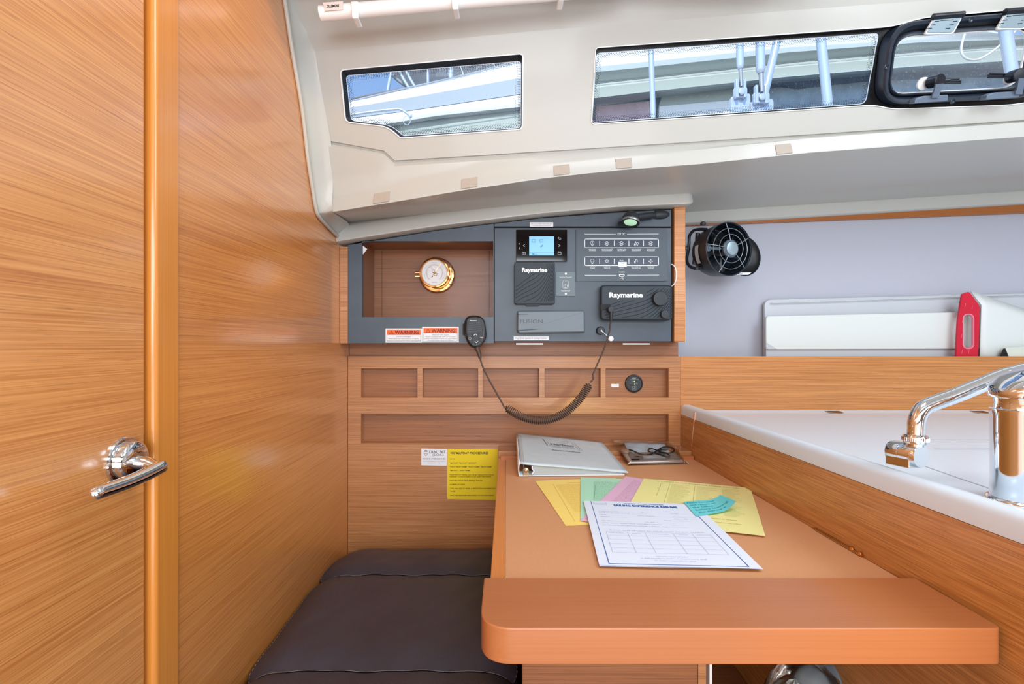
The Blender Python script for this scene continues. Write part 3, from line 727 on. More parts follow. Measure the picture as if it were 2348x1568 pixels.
# stickers on the console ---------------------------------------------------
def label_px(name, x0, y0, x1, y1, Y, label, cat, lines=(), mat_=None, group=None, ink=None, th=.0004):
    o = MB().prism(f([(x0, y0), (x1, y0), (x1, y1), (x0, y1)], Y-th), (0, th*.9, 0)).build(name, mat_ or M['labelw'], label=label, cat=cat, group=group, org=tuple(P((x0+x1)/2, y1, Y)))
    if lines:
        m_ = MB(); fn = lambda a, b: P(a, b, Y-th-.0003)
        for t, x, y, h, w_, al, bd in lines: m_.text(t, fn, x, y, h, w_, bd, al)
        m_.build('printed_text', ink or M['ink'], o)
    return o
for (x0, y0, x1, y1, body, lab) in ((884, 753, 967.5, 785.5, ('Low voltage', 'Avoid injury from electrical burn or sparks.', 'Disconnect battery power before opening panel'), 'orange and white WARNING low voltage sticker, the left one of the pair'),
                                (968, 749, 1052, 785, ('Electrical shock hazard', 'Vessel is equipped with a DC to AC power', 'inverter. Disconnect inverter DC input before', "servicing vessel's electrical systems"), 'orange and white WARNING electrical shock sticker, nearer the handset')):
    Y = YE; fn = lambda a, b: P(a, b, YE-.0008)
    o = MB().prism(f([(x0, y0), (x1, y0), (x1, y1), (x0, y1)], YE-.0005), (0, .0004, 0)).build('warning_sticker', M['labelw'], label=lab, cat='sticker', group='warning stickers on the console', org=tuple(P((x0+x1)/2, y1, YE)))
    MB().fill(fn, [(x0+3, y0+3), (x1-3, y0+3), (x1-3, y0+14.5), (x0+3, y0+14.5)]).build('orange_band', M['orange'], o)
    m_ = MB(); fn2 = lambda a, b: P(a, b, YE-.0012)
    m_.text('WARNING', fn2, x0+21, y0+12.7, 8, 55, .03); tx_, ty_ = x0+13.5, y0+5
    m_.line(fn2, [(tx_, ty_), (tx_+4.8, ty_+7.8), (tx_-4.8, ty_+7.8)], .9, True); m_.line(fn2, [(tx_, ty_+3), (tx_, ty_+5.2)], .8); m_.line(fn2, [(tx_, ty_+6), (tx_, ty_+6.6)], .8)
    m_.build('warning_word', mat('warning_print', (110, 22, 10), .5), o)
    m_ = MB(); n_ = len(body); yy = y0+18.7; st = (y1-4-yy)/max(n_-1, 1)*.98
    ws = [32, 70, 77] if n_ == 3 else [38, 70, 74, 60]
    for i, t in enumerate(body): m_.text(t, fn2, (x0+x1)/2, yy+1+i*min(st, 4.6), 2.4, ws[i], 0, 'c')
    m_.line(fn2, [(x0+3, y0+14.5), (x1-3, y0+14.5), (x1-3, y1-2.5), (x0+3, y1-2.5)], .45, True)
    m_.build('printed_text', M['inkgrey'], o)
label_px('small_label', 1215, 509.5, 1268.5, 520, YE, 'tiny white printed label above the rectangular power display', 'label', [('Do not turn off/on when underway', 1242, 514, 2.1, 47, 'c', 0), ('or while device is connected', 1242, 518.3, 2.1, 38, 'c', 0)], ink=M['inkgrey'], group='small printed labels')
label_px('small_label', 1178, 771, 1258, 779.5, YE, 'white printed label reading Eng / Gen spares under the grey stereo cover', 'label', [('Eng / Gen spares in cockpit locker', 1218, 777, 4, 72, 'c', 0)], ink=M['inkgrey'], group='small printed labels')
label_px('small_label', 1402, 880.2, 1419, 887.5, YP+.0225, 'tiny white label in the pigeonhole beside the round black gauge', 'label', [('Gas alarm', 1411, 883.6, 1.6, 11, 'c', 0)], ink=M['inkgrey'], group='small printed labels')
MB().lathe(P(1410.5, 877.8, YP+.0222), (0, -1, 0), [(.0022, 0), (.0018, .001), (.0006, .0012)], 12).build('wood_screw', M['brassd'], label='tiny screw head in the pigeonhole above the white label', cat='screw', sm=40)

# rectangular power display ---------------------------------------------------
YD = YE-.006; fd = lambda a, b, o=0: P(a, b, YD-.0006-o)
o = thing('power_display', 'glossy black power monitor display with a blue lit screen', 'display', P(1242, 600, YD))
MB().prism(f(rr(1183.5, 526.5, 1300.5, 599.5, 1.5), YD), (0, .0055, 0)).build('glass_front', M['screenb'], o, bevel=.0005)
MB().prism(f([(1213.5, 542), (1270.5, 542), (1270.5, 585.5), (1213.5, 585.5)], YD-.0006), (0, .0004, 0)).build('screen', M['lcd'], o)
m_ = MB(); fx = lambda a, b: P(a, b, YD-.0013)
for a in (1220, 1238): m_.line(fx, [(a, 549), (a+7, 549), (a+7, 555), (a, 555)], .8, True)
m_.fill(fx, [(1239, 566), (1243, 561), (1245, 563), (1241, 567)]); m_.line(fx, [(1214, 579.5), (1270, 579.5)], .6); m_.fill(fx, [(1220, 581), (1226, 581), (1225, 584), (1221, 584)]); m_.line(fx, [(1228, 583), (1232, 583)], .8)
m_.build('screen_icons', M['lcdink'], o)
m_ = MB()
m_.line(fx, [(1203, 560.5), (1199.5, 563), (1203, 565.5)], .9); m_.line(fx, [(1281, 560.5), (1284.5, 563), (1281, 565.5)], .9)
m_.line(fx, [(1197.5, 578.5), (1204.5, 578.5), (1204.5, 584), (1197.5, 584)], .8, True); m_.line(fx, [(1279.5, 578.5), (1286.5, 578.5), (1286.5, 584), (1279.5, 584)], .8, True)
m_.line(fx, [(1280.5, 577), (1282, 577)], .9); m_.line(fx, [(1284, 577), (1285.5, 577)], .9); m_.line(fx, [(1201, 580), (1200, 582.5), (1202, 582.5)], .5)
m_.line(fx, [(1281, 543.5), (1279, 545.5), (1286, 545.5), (1286, 548.5), (1282, 548.5)], .8); m_.line(fx, [(1281, 547.5), (1279, 545.5)], .8)
m_.line(fx, [(1191, 567), (1190.5, 571)], 1.0); m_.line(fx, ell(1190.5, 559, 1.2, 1.2, 10), .8, True)
m_.build('key_icons', M['softtxt'], o)

# wave-grooved covers ---------------------------------------------------
def groove(mb, x0, y0, x1, y1, Y, rad, skip):
    for k in range(26):
        base = y0+(y1-y0)*(.62+k*.10)*1.0; run = []
        for i in range(61):
            t = i/60; x = lerp(x0, x1, t)
            y = base-(y1-y0)*(1.15*(t**2.1))-(y1-y0)*.12*math.sin(t*5+k*.12)
            ok = y0+4 < y < y1-4 and not (skip[0] < x < skip[2] and skip[1] < y < skip[3]) and (x > x0+.0)
            if ok: run.append((x, y))
            if (not ok or i == 60):
                if len(run) > 2: mb.tube([P(a, b, Y) for a, b in run], rad, 5)
                run = []
YC = YE-.020
cov = thing('display_cover', 'square charcoal sun cover with wavy grooves below the power display', 'cover', P(1226, 698, YC))
MB().prism(f(rr(1179.5, 600.5, 1272.5, 697, 5), YC), (0, .0195, 0)).build('cover_shell', M['cover'], cov, bevel=.0022, bseg=3, sm=50)
mb = MB(); groove(mb, 1181, 600.5, 1271, 696, YC, .0007, (1190, 590, 1252, 626)); mb.build('groove', M['coverline'], cov)
MB().text('Raymarine', lambda a, b: P(a, b, YC-.0006), 1197, 623, 9, 58, .035).build('lettering', M['whitetxt'], cov)
MB().prism(f([(1203, 697), (1240, 697), (1236, 700.5), (1207, 700.5)], YC+.004), (0, .01, 0)).build('pull_tab', M['cover'], cov)
YR = YE-.032
rad_ = thing('radio_cover', 'wide charcoal radio cover with two round knobs beside the end board', 'cover', P(1455, 737, YR))
oR = rr(1377, 653.5, 1541, 734, 10)
mb = MB(); mb.grid([[P(x, y, YE) for x, y in oR], [P(x-1, y, YE-.018) for x, y in oR], [P(x, y, YR+.004) for x, y in oR], [P(x, y, YR) for x, y in offs(oR, 3.5)]], closed_u=True); mb.poly(f(offs(oR, 3.5), YR)); mb.build('cover_shell', M['cover'], rad_, sm=50)
mb = MB(); groove(mb, 1384, 656, 1540, 733, YR+.0001, .0008, (1390, 648, 1482, 688)); mb.build('groove', M['coverline'], rad_)
MB().text('Raymarine', lambda a, b: P(a, b, YR-.0006), 1397, 681.5, 11, 77, .035).build('lettering', M['whitetxt'], rad_)
for (x, y, r_, d) in ((1515, 684, 16.5, .016), (1525.5, 720, 9.2, .012)):
    c = P(x, y, YR-d); MB().lathe((c.x, YR+.001, c.z), (0, -1, 0), [(r_/FP*YR*1.02, 0), (r_/FP*YR, d-.002), (r_/FP*YR*.94, d), (.0001, d+.0003)], 40).build('knob', M['blackp'], rad_, sm=40)
MB().prism(f(rr(1377, 697, 1400, 712, 3), YR-.0004), (0, .0006, 0)).build('cable_notch', M['gap'], rad_)
# grey stereo cover
YF = YE-.022
st_ = thing('stereo_cover', 'plain grey soft stereo cover embossed FUSION', 'cover', P(1262, 765, YF))
oF = rpoly([(1186, 713), (1335, 711.5), (1340.5, 714), (1341, 762), (1190, 764.5), (1185.5, 759)], [5, 4, 3, 4, 6, 4])
mb = MB(); mb.grid([[P(x, y, YE) for x, y in offs(oF, -.5)], [P(x, y, YE-.012) for x, y in oF], [P(x, y, YF+.003) for x, y in offs(oF, .8)], [P(x, y, YF) for x, y in offs(oF, 3)]], closed_u=True); mb.poly(f(offs(oF, 3), YF)); mb.build('cover_shell', M['fusion'], st_, sm=50)
MB().text('FUSION', lambda a, b: P(a, b, YF-.0006), 1193, 741, 9, 51, -.005).build('lettering', M['fusiontxt'], st_)
mb = MB(); mb.tube([P(1187, 757.5, YF), P(1220, 755.5, YF+.001), P(1262, 753, YF+.002)], [.0018, .0022, .0003], 8, flat=.5)
mb.tube([P(1187, 720.5, YF), P(1215, 721, YF+.001), P(1240, 720, YF+.002)], [.0012, .001, .0003], 8, flat=.5); mb.build('fold', M['fusiontxt'], st_)
# inverter control plate
YI = YE-.003
inv = thing('inverter_control', 'small grey inverter control plate with a power button', 'switch plate', P(1297, 679, YI))
MB().prism(f(rr(1275, 622.5, 1319, 679, 3), YI), (0, .0028, 0)).build('plate', M['inverter'], inv, bevel=.0006)
m_ = MB(); fi = lambda a, b: P(a, b, YI-.0005)
m_.text('Inverter Control', fi, 1297, 636.3, 2.6, 27, 0, 'c'); m_.text('MASTERVOLT', fi, 1297, 668.3, 2.6, 21, .02, 'c')
m_.line(fi, rr(1290.5, 642, 1303.5, 662, 6.4, 8), .5, True); m_.line(fi, [(1297+4*math.sin(t), 656-4*math.cos(t)) for t in [.6+k*(2*math.pi-1.2)/20 for k in range(21)]], .9); m_.line(fi, [(1297, 651), (1297, 656)], .9); m_.line(fi, ell(1297, 645.5, 1, 1, 10), .4, True)
m_.build('plate_print', M['whitetxt'], inv)
for y in (627.5, 673.5): MB().lathe(P(1297.3, y, YI), (0, -1, 0), [(.0030, 0), (.0028, .001), (.0012, .0014)], 16).build('screw', M['whiteedge'], inv, sm=40)
# 12V switch panel
YS = YE-.003
sp = thing('switch_panel', 'slate 12V DC switch panel with two rows of white icons', 'switch panel', P(1426, 645, YS))
MB().prism(f([(1320.5, 526), (1529.5, 525), (1530.5, 644), (1321, 645.5)], YS), (0, .0028, 0)).build('plate', M['switch'], sp, bevel=.0004, bseg=1)
fs_ = lambda a, b: P(a, b, YS-.0010); fu = lambda a, b: P(a, b, YS-.0005)
mb = MB()
for y in (548.2, 589): mb.fill(fu, rr(1342, y, 1509, y+19.5, 2))
mb.build('switch_window', M['switchin'], sp)
mb = MB()
mb.text('12V DC', fs_, 1425, 539, 5.2, 17.5, .02, 'c'); mb.line(fs_, [(1340.5, 536.5), (1412.5, 536.7)], .9); mb.line(fs_, [(1438, 536.5), (1510, 536.2)], .9)
mb.line(fs_, [(1341, 631), (1413.5, 631)], .9); mb.line(fs_, [(1438.5, 630.8), (1511, 630.6)], .9)
for y in (548, 588.8):
    mb.line(fs_, rr(1341, y, 1510, y+20, 3, 4), 1.3, True)
    for x in (1375, 1408.5, 1442, 1475.5): mb.line(fs_, [(x, y+4.5), (x, y+15.5)], 1.3)
ic = mb
cx_ = [1358, 1391.5, 1425, 1458.5, 1492]; y1_, y2_ = 558.2, 599
# pin
mb.line(fs_, [(cx_[0]+4.2*math.cos(t), y1_-1.5+4.2*math.sin(t)) for t in [math.radians(a) for a in range(140, 401, 20)]]+[(cx_[0], y1_+5.5)], .8, True); mb.line(fs_, ell(cx_[0], y1_-1.5, 1, 1, 8), .8, True)
for j in (1, 2, 4):
    x = cx_[j]; mb.line(fs_, rpoly([(x-3, y1_+2.5), (x-2.6, y1_-2), (x, y1_-5), (x+2.6, y1_-2), (x+3, y1_+2.5), (x, y1_+4.5)], .6, 2), .8, True); mb.line(fs_, ell(x, y1_+.4, 1.3, 1.3, 8), .8, True)
    for an in range(0, 360, 45): t = math.radians(an+22); mb.line(fs_, [(x+4.2*math.cos(t), y1_+4.2*math.sin(t)), (x+5.4*math.cos(t), y1_+5.4*math.sin(t))], .6)
x = cx_[3]; mb.line(fs_, [(x-4.5, y1_+3), (x-.5, y1_-4.5), (x+1, y1_+2)], .8, True); mb.line(fs_, [(x-4.6, y1_+5), (x+2, y1_+5.2), (x+4.6, y1_+2.8)], .8); mb.line(fs_, [(x+2, y1_-3.5), (x+5, y1_-1.5), (x+5, y1_+1)], .8)
x = cx_[0]; mb.line(fs_, [(x+3.8*math.cos(t), y2_-1.5+3.8*math.sin(t)) for t in [math.radians(a) for a in range(130, 411, 20)]]+[(x+1.5, y2_+4), (x-1.5, y2_+4)], .7, True); mb.line(fs_, [(x-1.5, y2_+5.6), (x+1.5, y2_+5.6)], .7)
mb.text('Auto', fs_, 1425, 598, 3, 9, 0, 'c')
x = cx_[4]
for an in (0, 90, 180, 270):
    t = math.radians(an); c_, s_ = math.cos(t), math.sin(t); mb.line(fs_, [(x+1.5*c_, y2_+1.5*s_), (x+4.6*c_, y2_+4.6*s_)], .8); mb.line(fs_, [(x+3*c_-1.6*s_, y2_+3*s_+1.6*c_), (x+4.8*c_, y2_+4.8*s_), (x+3*c_+1.6*s_, y2_+3*s_-1.6*c_)], .7)
x = cx_[1]; mb.line(fs_, [(x-4.6, y2_-1.5), (x, y2_-3.5), (x+4.6, y2_-1.5), (x+2, y2_+2), (x, y2_+3.6), (x-2, y2_+2)], .8, True); mb.line(fs_, [(x, y2_+3), (x, y2_-1)], .8)
x = cx_[3]; mb.line(fs_, [(x-4, y2_+2.5), (x-4, y2_+.5), (x-.5, y2_+.5), (x-1, y2_-3.5), (x+3, y2_-3.5), (x+3, y2_+1.5)], .8); mb.line(fs_, ell(x-2.5, y2_+3.2, 1.3, 1.3, 8), .7, True)
for j, (a, b) in enumerate((('ELECTRONICS', 'ELECTRONIQUE'), ('NAVIGATION LIGHTS', 'FEUX DE NAVIGATION'), ('STEAMING LIGHT', 'FEU DE MAT'), ('DECK FLOODLIGHT', 'ECLAIRAGE PONT'), ('ANCHOR LIGHT', 'FEU DE MOUILLAGE'))):
    w_ = (16.5, 25, 20.5, 22.5, 19)[j]; mb.text(a, fs_, cx_[j]+.5, 572.7, 1.9, w_, .01, 'c'); mb.text(b, fs_, cx_[j]+.5, 575.5, 1.9, w_*.9, .01, 'c')
for j, (a, b) in enumerate((('LIGHTING', 'ECLAIRAGE'), ('BILGE PUMP', 'POMPE DE CALE'), ('', 'AUTO / FR'), ('FRESH WATER PUMP', 'GROUPE D EAU'), ('FRIDGE 12V', 'GROUPE FROID'))):
    w_ = (12, 15, 11, 23, 15.5)[j]
    if a: mb.text(a, fs_, cx_[j]+.5, 612.6, 1.9, w_, .01, 'c')
    mb.text(b, fs_, cx_[j]+.5, 615.4, 1.9, w_*.9, .01, 'c')
mb.text('5V USB 2A', fs_, 1426, 624.6, 2, 14, .03, 'c')
mb.line(fs_, [(1421.5, 638), (1430.5, 637.5)], .7); mb.line(fs_, [(1424, 638), (1426, 635.8), (1428.5, 635.8)], .6); mb.line(fs_, ell(1422, 638, .9, .9, 8), .8, True); mb.line(fs_, [(1426, 637.8), (1428, 640), (1430, 640)], .6)
mb.build('panel_print', M['whitetxt'], sp)
mb = MB(); mb.prism(f(rr(1419.5, 628, 1432, 634.2, 2), YS-.0012), (0, .001, 0)); mb.build('usb_socket', M['whitep'], sp)
MB().fill(lambda a, b: P(a, b, YS-.0016), [(1421.5, 630.5), (1430, 630.3), (1430, 632), (1421.5, 632.2)]).build('usb_slot', M['ink'], sp)
label_px('small_label', 1417.5, 600.5, 1437, 611, YS-.0011, 'tiny white handmade label stuck over a switch of the 12V panel', 'label', [('Cockpit', 1427.5, 604.6, 2, 10, 'c', 0), ('light', 1427, 608.8, 2, 6, 'c', 0)], ink=M['inkgrey'], group='small printed labels')
# reading lamp
rl = thing('reading_lamp', 'small black reading lamp with a greenish lit lens at the top of the console', 'lamp', P(1516, 503, YE))
b_ = P(1516, 492.5, YE)
mb = MB(); mb.lathe((b_.x+.008, YE-.004, b_.z), (1, 0, 0), [(.0001, .0135), (.004, .012), (.008, .007), (.0105, 0), (.0118, -.010), (.0118, -.022), (.0105, -.026)], 24, sx=.7); mb.build('wall_base', M['blackp'], rl, sm=50)
MB().tube([P(1501, 493, YE-.012), P(1482, 494.5, YE-.020), P(1462, 497, YE-.026)], .0085, 18).build('arm', M['blackp'], rl, sm=50)
hc = P(1447, 500, YE-.042); ax = Vector((-.20, -.24, -.95)).normalized()
mb = MB(); mb.lathe(hc-ax*.016, ax, [(.002, 0), (.012, .002), (.019, .008), (.0225, .017), (.0235, .026), (.0228, .029), (.021, .0285)], 36); mb.build('lamp_head', M['blackp'], rl, sm=50)
MB().lathe(hc-ax*.016, ax, [(.0236, .0245), (.0245, .026), (.0236, .030)], 36, caps=False).build('lamp_rim', M['steel'], rl, sm=50)
MB().lathe(hc+ax*.0115, ax, [(.0170, 0), (.0165, .0015), (.006, .0028), (.0001, .003)], 30).build('lens', M['lens'], rl, sm=50)
MB().tube([P(1431, 510, YE-.030), P(1420, 513, YE-.018)], [.007, .0055], 14).build('switch_knob', M['blackp'], rl, sm=50)
# key lock and key, magnet
kl = thing('panel_lock', 'black round panel lock with a key in it below the radio cover', 'lock', P(1379, 768, YE))
c = P(1378, 758, YE-.012); MB().lathe((c.x, YE, c.z), (0, -1, 0), [(.0115, 0), (.0110, .010), (.0095, .012), (.0001, .0122)], 28).build('lock_barrel', M['blackp'], kl, sm=40)
MB().tube([(c.x, YE-.013, c.z), (c.x+.010, YE-.014, c.z-.008), (c.x+.018, YE-.013, c.z-.017)], .0013, 8).build('key_shaft', M['steel'], kl, sm=50)
MB().lathe((c.x+.001, YE-.0125, c.z), (0, -1, 0), [(.0024, 0), (.002, .0018), (.0004, .002)], 14).build('key_head', M['whiteedge'], kl, sm=50)
MB().lathe(P(1400.5, 776.5, YE), (0, -1, 0), [(.0072, 0), (.0070, .003), (.0055, .0045), (.0001, .005)], 28).build('push_catch', M['whitep'], label='round white push catch at the lower edge of the hinged panel', cat='catch', sm=40)
# white cord loop at the end board
MB().tube(smooth([P(1540, 606, YE-.002), P(1547, 611, YE-.010), P(1550.5, 625, YE-.014), P(1549.5, 642, YE-.014), P(1545, 652, YE-.010), P(1540, 656, YE-.004)], 6), .0016, 8).build('pull_cord', M['rope'], label='short pale cord loop bulging over the right end board beside the switch panel', cat='cord', sm=60)
# round gas gauge
g_ = thing('round_gauge', 'round black alarm gauge with a green light in the right pigeonhole', 'gauge', P(1454, 900, YP+.0225))
c = P(1454, 879.5, YP+.018); yb = YP+.0222
MB().lathe((c.x, yb, c.z), (0, -1, 0), [(.0258, 0), (.0258, .003), (.0245, .006), (.0222, .0068), (.0212, .0045), (.0001, .0042)], 44).build('bezel', M['blackp'], g_, sm=40)
fg = lambda a, b: P(a, b, yb-.0058)
m_ = MB(); m_.text('BEP', fg, 1454.5, 868.3, 2.6, 9, .03, 'c'); m_.text('GAS DETECTOR', fg, 1454.5, 871, 1.6, 20, 0, 'c'); m_.text('ON', fg, 1449.5, 875, 1.6, 3.5, 0, 'c'); m_.text('FAULT', fg, 1447, 879.3, 1.6, 7, 0, 'c')
m_.line(fg, [(1458, 880), (1460, 876.5), (1462, 880)], .4, True); m_.line(fg, rr(1449.5, 886, 1458.5, 894, 1, 2), .35, True); m_.line(fg, [(1451.5, 890.5), (1453, 892), (1456, 888.5)], .6)
m_.build('gauge_print', M['softtxt'], g_)
for y, mm in ((874.4, 'led'), (878.6, 'whitetxt'), (882.4, 'whitetxt')): MB().lathe(P(1454.6, y, yb-.0052), (0, -1, 0), [(.0014, 0), (.0012, .0008), (.0002, .001)], 12).build('indicator_light', M[mm], g_)
# handset with coiled cord
YM = YE-.030
hs = thing('radio_handset', 'black oval radio handset hanging on the console with its coiled cord', 'handset', P(1090, 800, YM))
oM = rpoly([(1066, 722), (1110, 724), (1117, 775), (1100, 798), (1078, 797), (1063, 768)], [20, 20, 22, 14, 14, 22], 8)
mb = MB(); mb.grid([[P(x, y, YM+.024) for x, y in offs(oM, 6)], [P(x, y, YM+.016) for x, y in offs(oM, 1)], [P(x, y, YM+.008) for x, y in oM], [P(x, y, YM+.001) for x, y in offs(oM, 2.5)], [P(x, y, YM) for x, y in offs(oM, 5.5)]], closed_u=True)
mb.poly(f(offs(oM, 5.5), YM)); mb.poly(f(offs(oM, 6), YM+.024)); mb.build('shell', M['mic'], hs, sm=50)
oK = rpoly([(1070.5, 732), (1078, 728), (1094, 727.5), (1104, 735), (1108, 768), (1100, 786), (1088, 790), (1076, 786), (1070, 764)], [8]*9, 5)
MB().prism(f(oK, YM-.002), (0, .003, 0)).build('face_plate', M['blackp'], hs, bevel=.0008)
m_ = MB(); fm = lambda a, b: P(a, b, YM-.0027); m_.text('Raymarine', fm, 1078, 736, 2.2, 15, .03)
m_.line(fm, [(1086.5, 769), (1090, 765.5), (1093.5, 768.5)], 1.0); m_.line(fm, [(1089, 782.5), (1092.5, 786), (1096, 782)], 1.0); m_.text('H/LO', fm, 1101, 774.3, 1.8, 6.5, .03); m_.line(fm, ell(1077.5, 776, 3.2, 2.4, 14), .4, True); m_.build('key_print', M['whitetxt'], hs)
m_ = MB()
for k in range(5): m_.tube([P(1076-1.2*k if k < 3 else 1073, 742+4.6*k, YM-.0022), P(1100+1.2*min(k, 3), 739.5+4.6*k, YM-.0022)], .0006, 6)
m_.build('speaker_slot', M['fanrim'], hs)
m_ = MB(); m_.line(fm, [(1083.5, 764), (1084.5, 784)], .8); m_.line(fm, [(1098, 763), (1099, 783)], .8); m_.build('key_outline', M['gap'], hs)
MB().prism(f(rr(1061, 742, 1066, 768, 2), YM+.008), (0, .012, 0)).build('talk_button', M['gap'], hs, bevel=.001)
MB().tube([P(1093, 796, YM+.008), P(1097, 806, YM+.008), P(1099, 812, YM+.008), P(1101, 822, YM+.008)], [.0075, .0055, .0058, .0036], 12).build('strain_relief', M['cord'], hs, sm=50)
YK = 1.295
path = [P(1100, 818, YM+.008), P(1106, 838, YK), P(1120, 868, YK), P(1140, 904, YK), P(1153, 927, YK), P(1157, 936, YK)]
MB().tube(smooth(path, 8), .0021, 8).build('cord', M['cord'], hs, sm=60)
ctr = smooth([P(1160, 933, YK), P(1185, 950, YK), P(1215, 961, YK), P(1245, 964, YK), P(1275, 957, YK), P(1305, 939, YK), P(1332, 911, YK), P(1352, 880, YK)], 10)
ctr = resamp(ctr, 240); turns = 52; hp = []
N = turns*14
for i in range(N+1):
    s_ = i/N*(len(ctr)-1); a = int(min(s_, len(ctr)-2)); p = ctr[a].lerp(ctr[a+1], s_-a); t = (ctr[a+1]-ctr[a]).normalized()
    n1 = Vector((0, 1, 0)); n2 = t.cross(n1).normalized(); an = 2*math.pi*turns*i/N; r_ = .0100*min(1, .35+i/30, .35+(N-i)/30)
    hp.append(p+(n1*math.sin(an)+n2*math.cos(an))*r_)
MB().tube(hp, .0015, 6).build('coiled_cord', M['cord'], hs, sm=60)
path = [ctr[-1]+Vector((.002, 0, .004)), P(1361, 867, YK), P(1359, 862, YK), P(1366, 843, YK), P(1385, 800, YK-.005), P(1396, 765, YK-.012), P(1400, 740, YK-.02), P(1401, 728, YK-.022)]
MB().tube(smooth(path, 8), .0021, 8).build('cord', M['cord'], hs, sm=60)
yq = YK-.024
MB().tube([P(1401, 736, yq), P(1401, 728, yq), P(1401.5, 716, yq), P(1401.8, 706, yq)], [.0030, .0040, .0052, .0058], 14).build('plug_boot', M['blackp'], hs, sm=50)
c = P(1401.5, 709, yq-.006); MB().lathe((c.x, yq+.014, c.z), (0, -1, 0), [(.0078, 0), (.0078, .018), (.007, .020), (.0001, .0203)], 24).build('plug', M['blackp'], hs, sm=40)
# cards stuck on the wood panel
o = MB().prism(f([(966, 1028.5), (1025, 1029.5), (1024.5, 1068), (966, 1067)], YP-.0006), (0, .0004, 0)).build('emergency_card', M['labelw'], label='small white card reading DIAL 767 (S.O.S.) stuck left of the yellow sheet', cat='card')
fc = lambda a, b: P(a, b, YP-.0010)
m_ = MB(); m_.text('DIAL 767', fc, 984.5, 1039, 6.2, 37, .01); m_.text('(S.O.S.)', fc, 1004.5, 1044.8, 4.8, 25, .005, 'c')
m_.build('card_title', mat('card_ink', (92, 84, 106), .6), o)
m_ = MB(); m_.text('MARINE EMERGENCIES', fc, 995.5, 1053.5, 3.6, 52, 0, 'c'); m_.text('Non-Profit Organization Dedicated to', fc, 995.5, 1058, 2, 52, 0, 'c'); m_.text('Saving Lives at Sea', fc, 995.5, 1061.8, 2, 27, 0, 'c'); m_.build('card_text', M['inkgrey'], o)
m_ = MB(); m_.fill(fc, [(972, 1035.5)]+[(976.5+4.6*math.cos(math.radians(a)), 1035.5-3.4*math.sin(math.radians(a))) for a in range(180, -1, -20)]); m_.line(fc, [(971.5, 1038), (973, 1042), (976.8, 1045), (980.5, 1042), (982, 1038)], .7); m_.line(fc, ell(975, 1039.5, 1.3, 1.3, 8), .5, True); m_.line(fc, ell(978.5, 1039.5, 1.3, 1.3, 8), .5, True)
m_.build('card_emblem', mat('card_emblem_ink', (120, 100, 120), .6), o)
o = MB().prism(f([(1026, 1029), (1142, 1030), (1141, 1146), (1025.5, 1144)], YP-.0006), (0, .0004, 0)).build('mayday_sheet', M['yellow'], label='bright yellow VHF MAYDAY PROCEDURES sheet stuck on the wood panel', cat='notice')
m_ = MB(); m_.text('VHF MAYDAY PROCEDURES', fc, 1032, 1041.3, 5.2, 88, .022); m_.build('title', M['ink'], o)
m_ = MB()
for t, y, w_ in (('CH 16', 1053.4, 10.5), ('"MAYDAY", "MAYDAY", "MAYDAY",', 1062.7, 62), ('THIS IS "BOAT NAME", "BOAT NAME", "BOAT NAME"', 1071.8, 97), ('"MAYDAY", "BOAT NAME"', 1080, 47.5),
                 ('POSITION OF VESSEL (Lat & long / distance from known', 1089.6, 101), ('landmark / course & speed or any useful information)', 1094, 95), ('NATURE OF DISTRESS (Sinking / Fire etc)', 1102.5, 75),
                 ('NUMBER OF CREW', 1112, 35), ('TYPE AND SIZE OF VESSEL & IDENTIFYING INFORMATION', 1121.2, 105), ('"OVER"', 1127.5, 13.5), ('WAIT FOR RESPONSE AND REPEAT IF NOTHING HEARD.', 1137, 102.5)):
    m_.text(t, fc, 1031.5, y, 2.9, w_, .012)
m_.build('sheet_text', M['inkyel'], o)
# ------------------------------------------------------------------ chart table
DZ = -.303
zd = R(DZ)
XPN = lambda Y: .4951+(1.386-Y)*.0210               # face of the wood panel on the right of the table
tab_ = thing('chart_table', 'wooden chart table with tan inlaid top and thick rounded front edge', 'table', (.25, .9, R(-.34)))
mb = MB(); mb.hexa([(-.0005, .60, zd-.012), (XPN(.60)-.001, .60, zd-.012), (XPN(1.30)-.001, 1.302, zd-.012), (-.0005, 1.302, zd-.012)], [(-.0005, .60, zd), (XPN(.60)-.001, .60, zd), (XPN(1.30)-.001, 1.302, zd), (-.0005, 1.302, zd)])
mb.build('inlaid_top', M['desktop'], tab_)
MB().box(-.0200, -.0012, .603, 1.302, zd-.030, zd+.0012).build('side_edge', M['solidwood_y'], tab_, bevel=.0015)
mb = MB(); o_ = rpoly([(-.0270, .608), (.5090, .608), (.5090, .4995), (-.0270, .4995)], [.002, .002, .010, .036], 10)
mb.prism([(x, y, R(-.3275)) for x, y in o_], (0, 0, .0375)); mb.build('front_edge', M['solidwood'], tab_, bevel=.0065, bseg=5, sm=35)
MB().box(-.015, XPN(1.29)-.001, 1.286, 1.302, zd-.01, R(-.294)).build('back_lip', M['solidwood'], tab_, bevel=.002, sm=50)
mb = MB(); mb.tube([(XPN(.70)-.002, .695, zd+.002), (XPN(.80)-.002, .80, zd+.002)], .0022, 8)
for y in (.70, .716): mb.lathe((XPN(y)-.002, y, zd+.002), (0, 0, 1), [(.003, 0), (.003, .004), (.001, .005)], 10)
mb.build('hinge', M['brass'], tab_, sm=50)
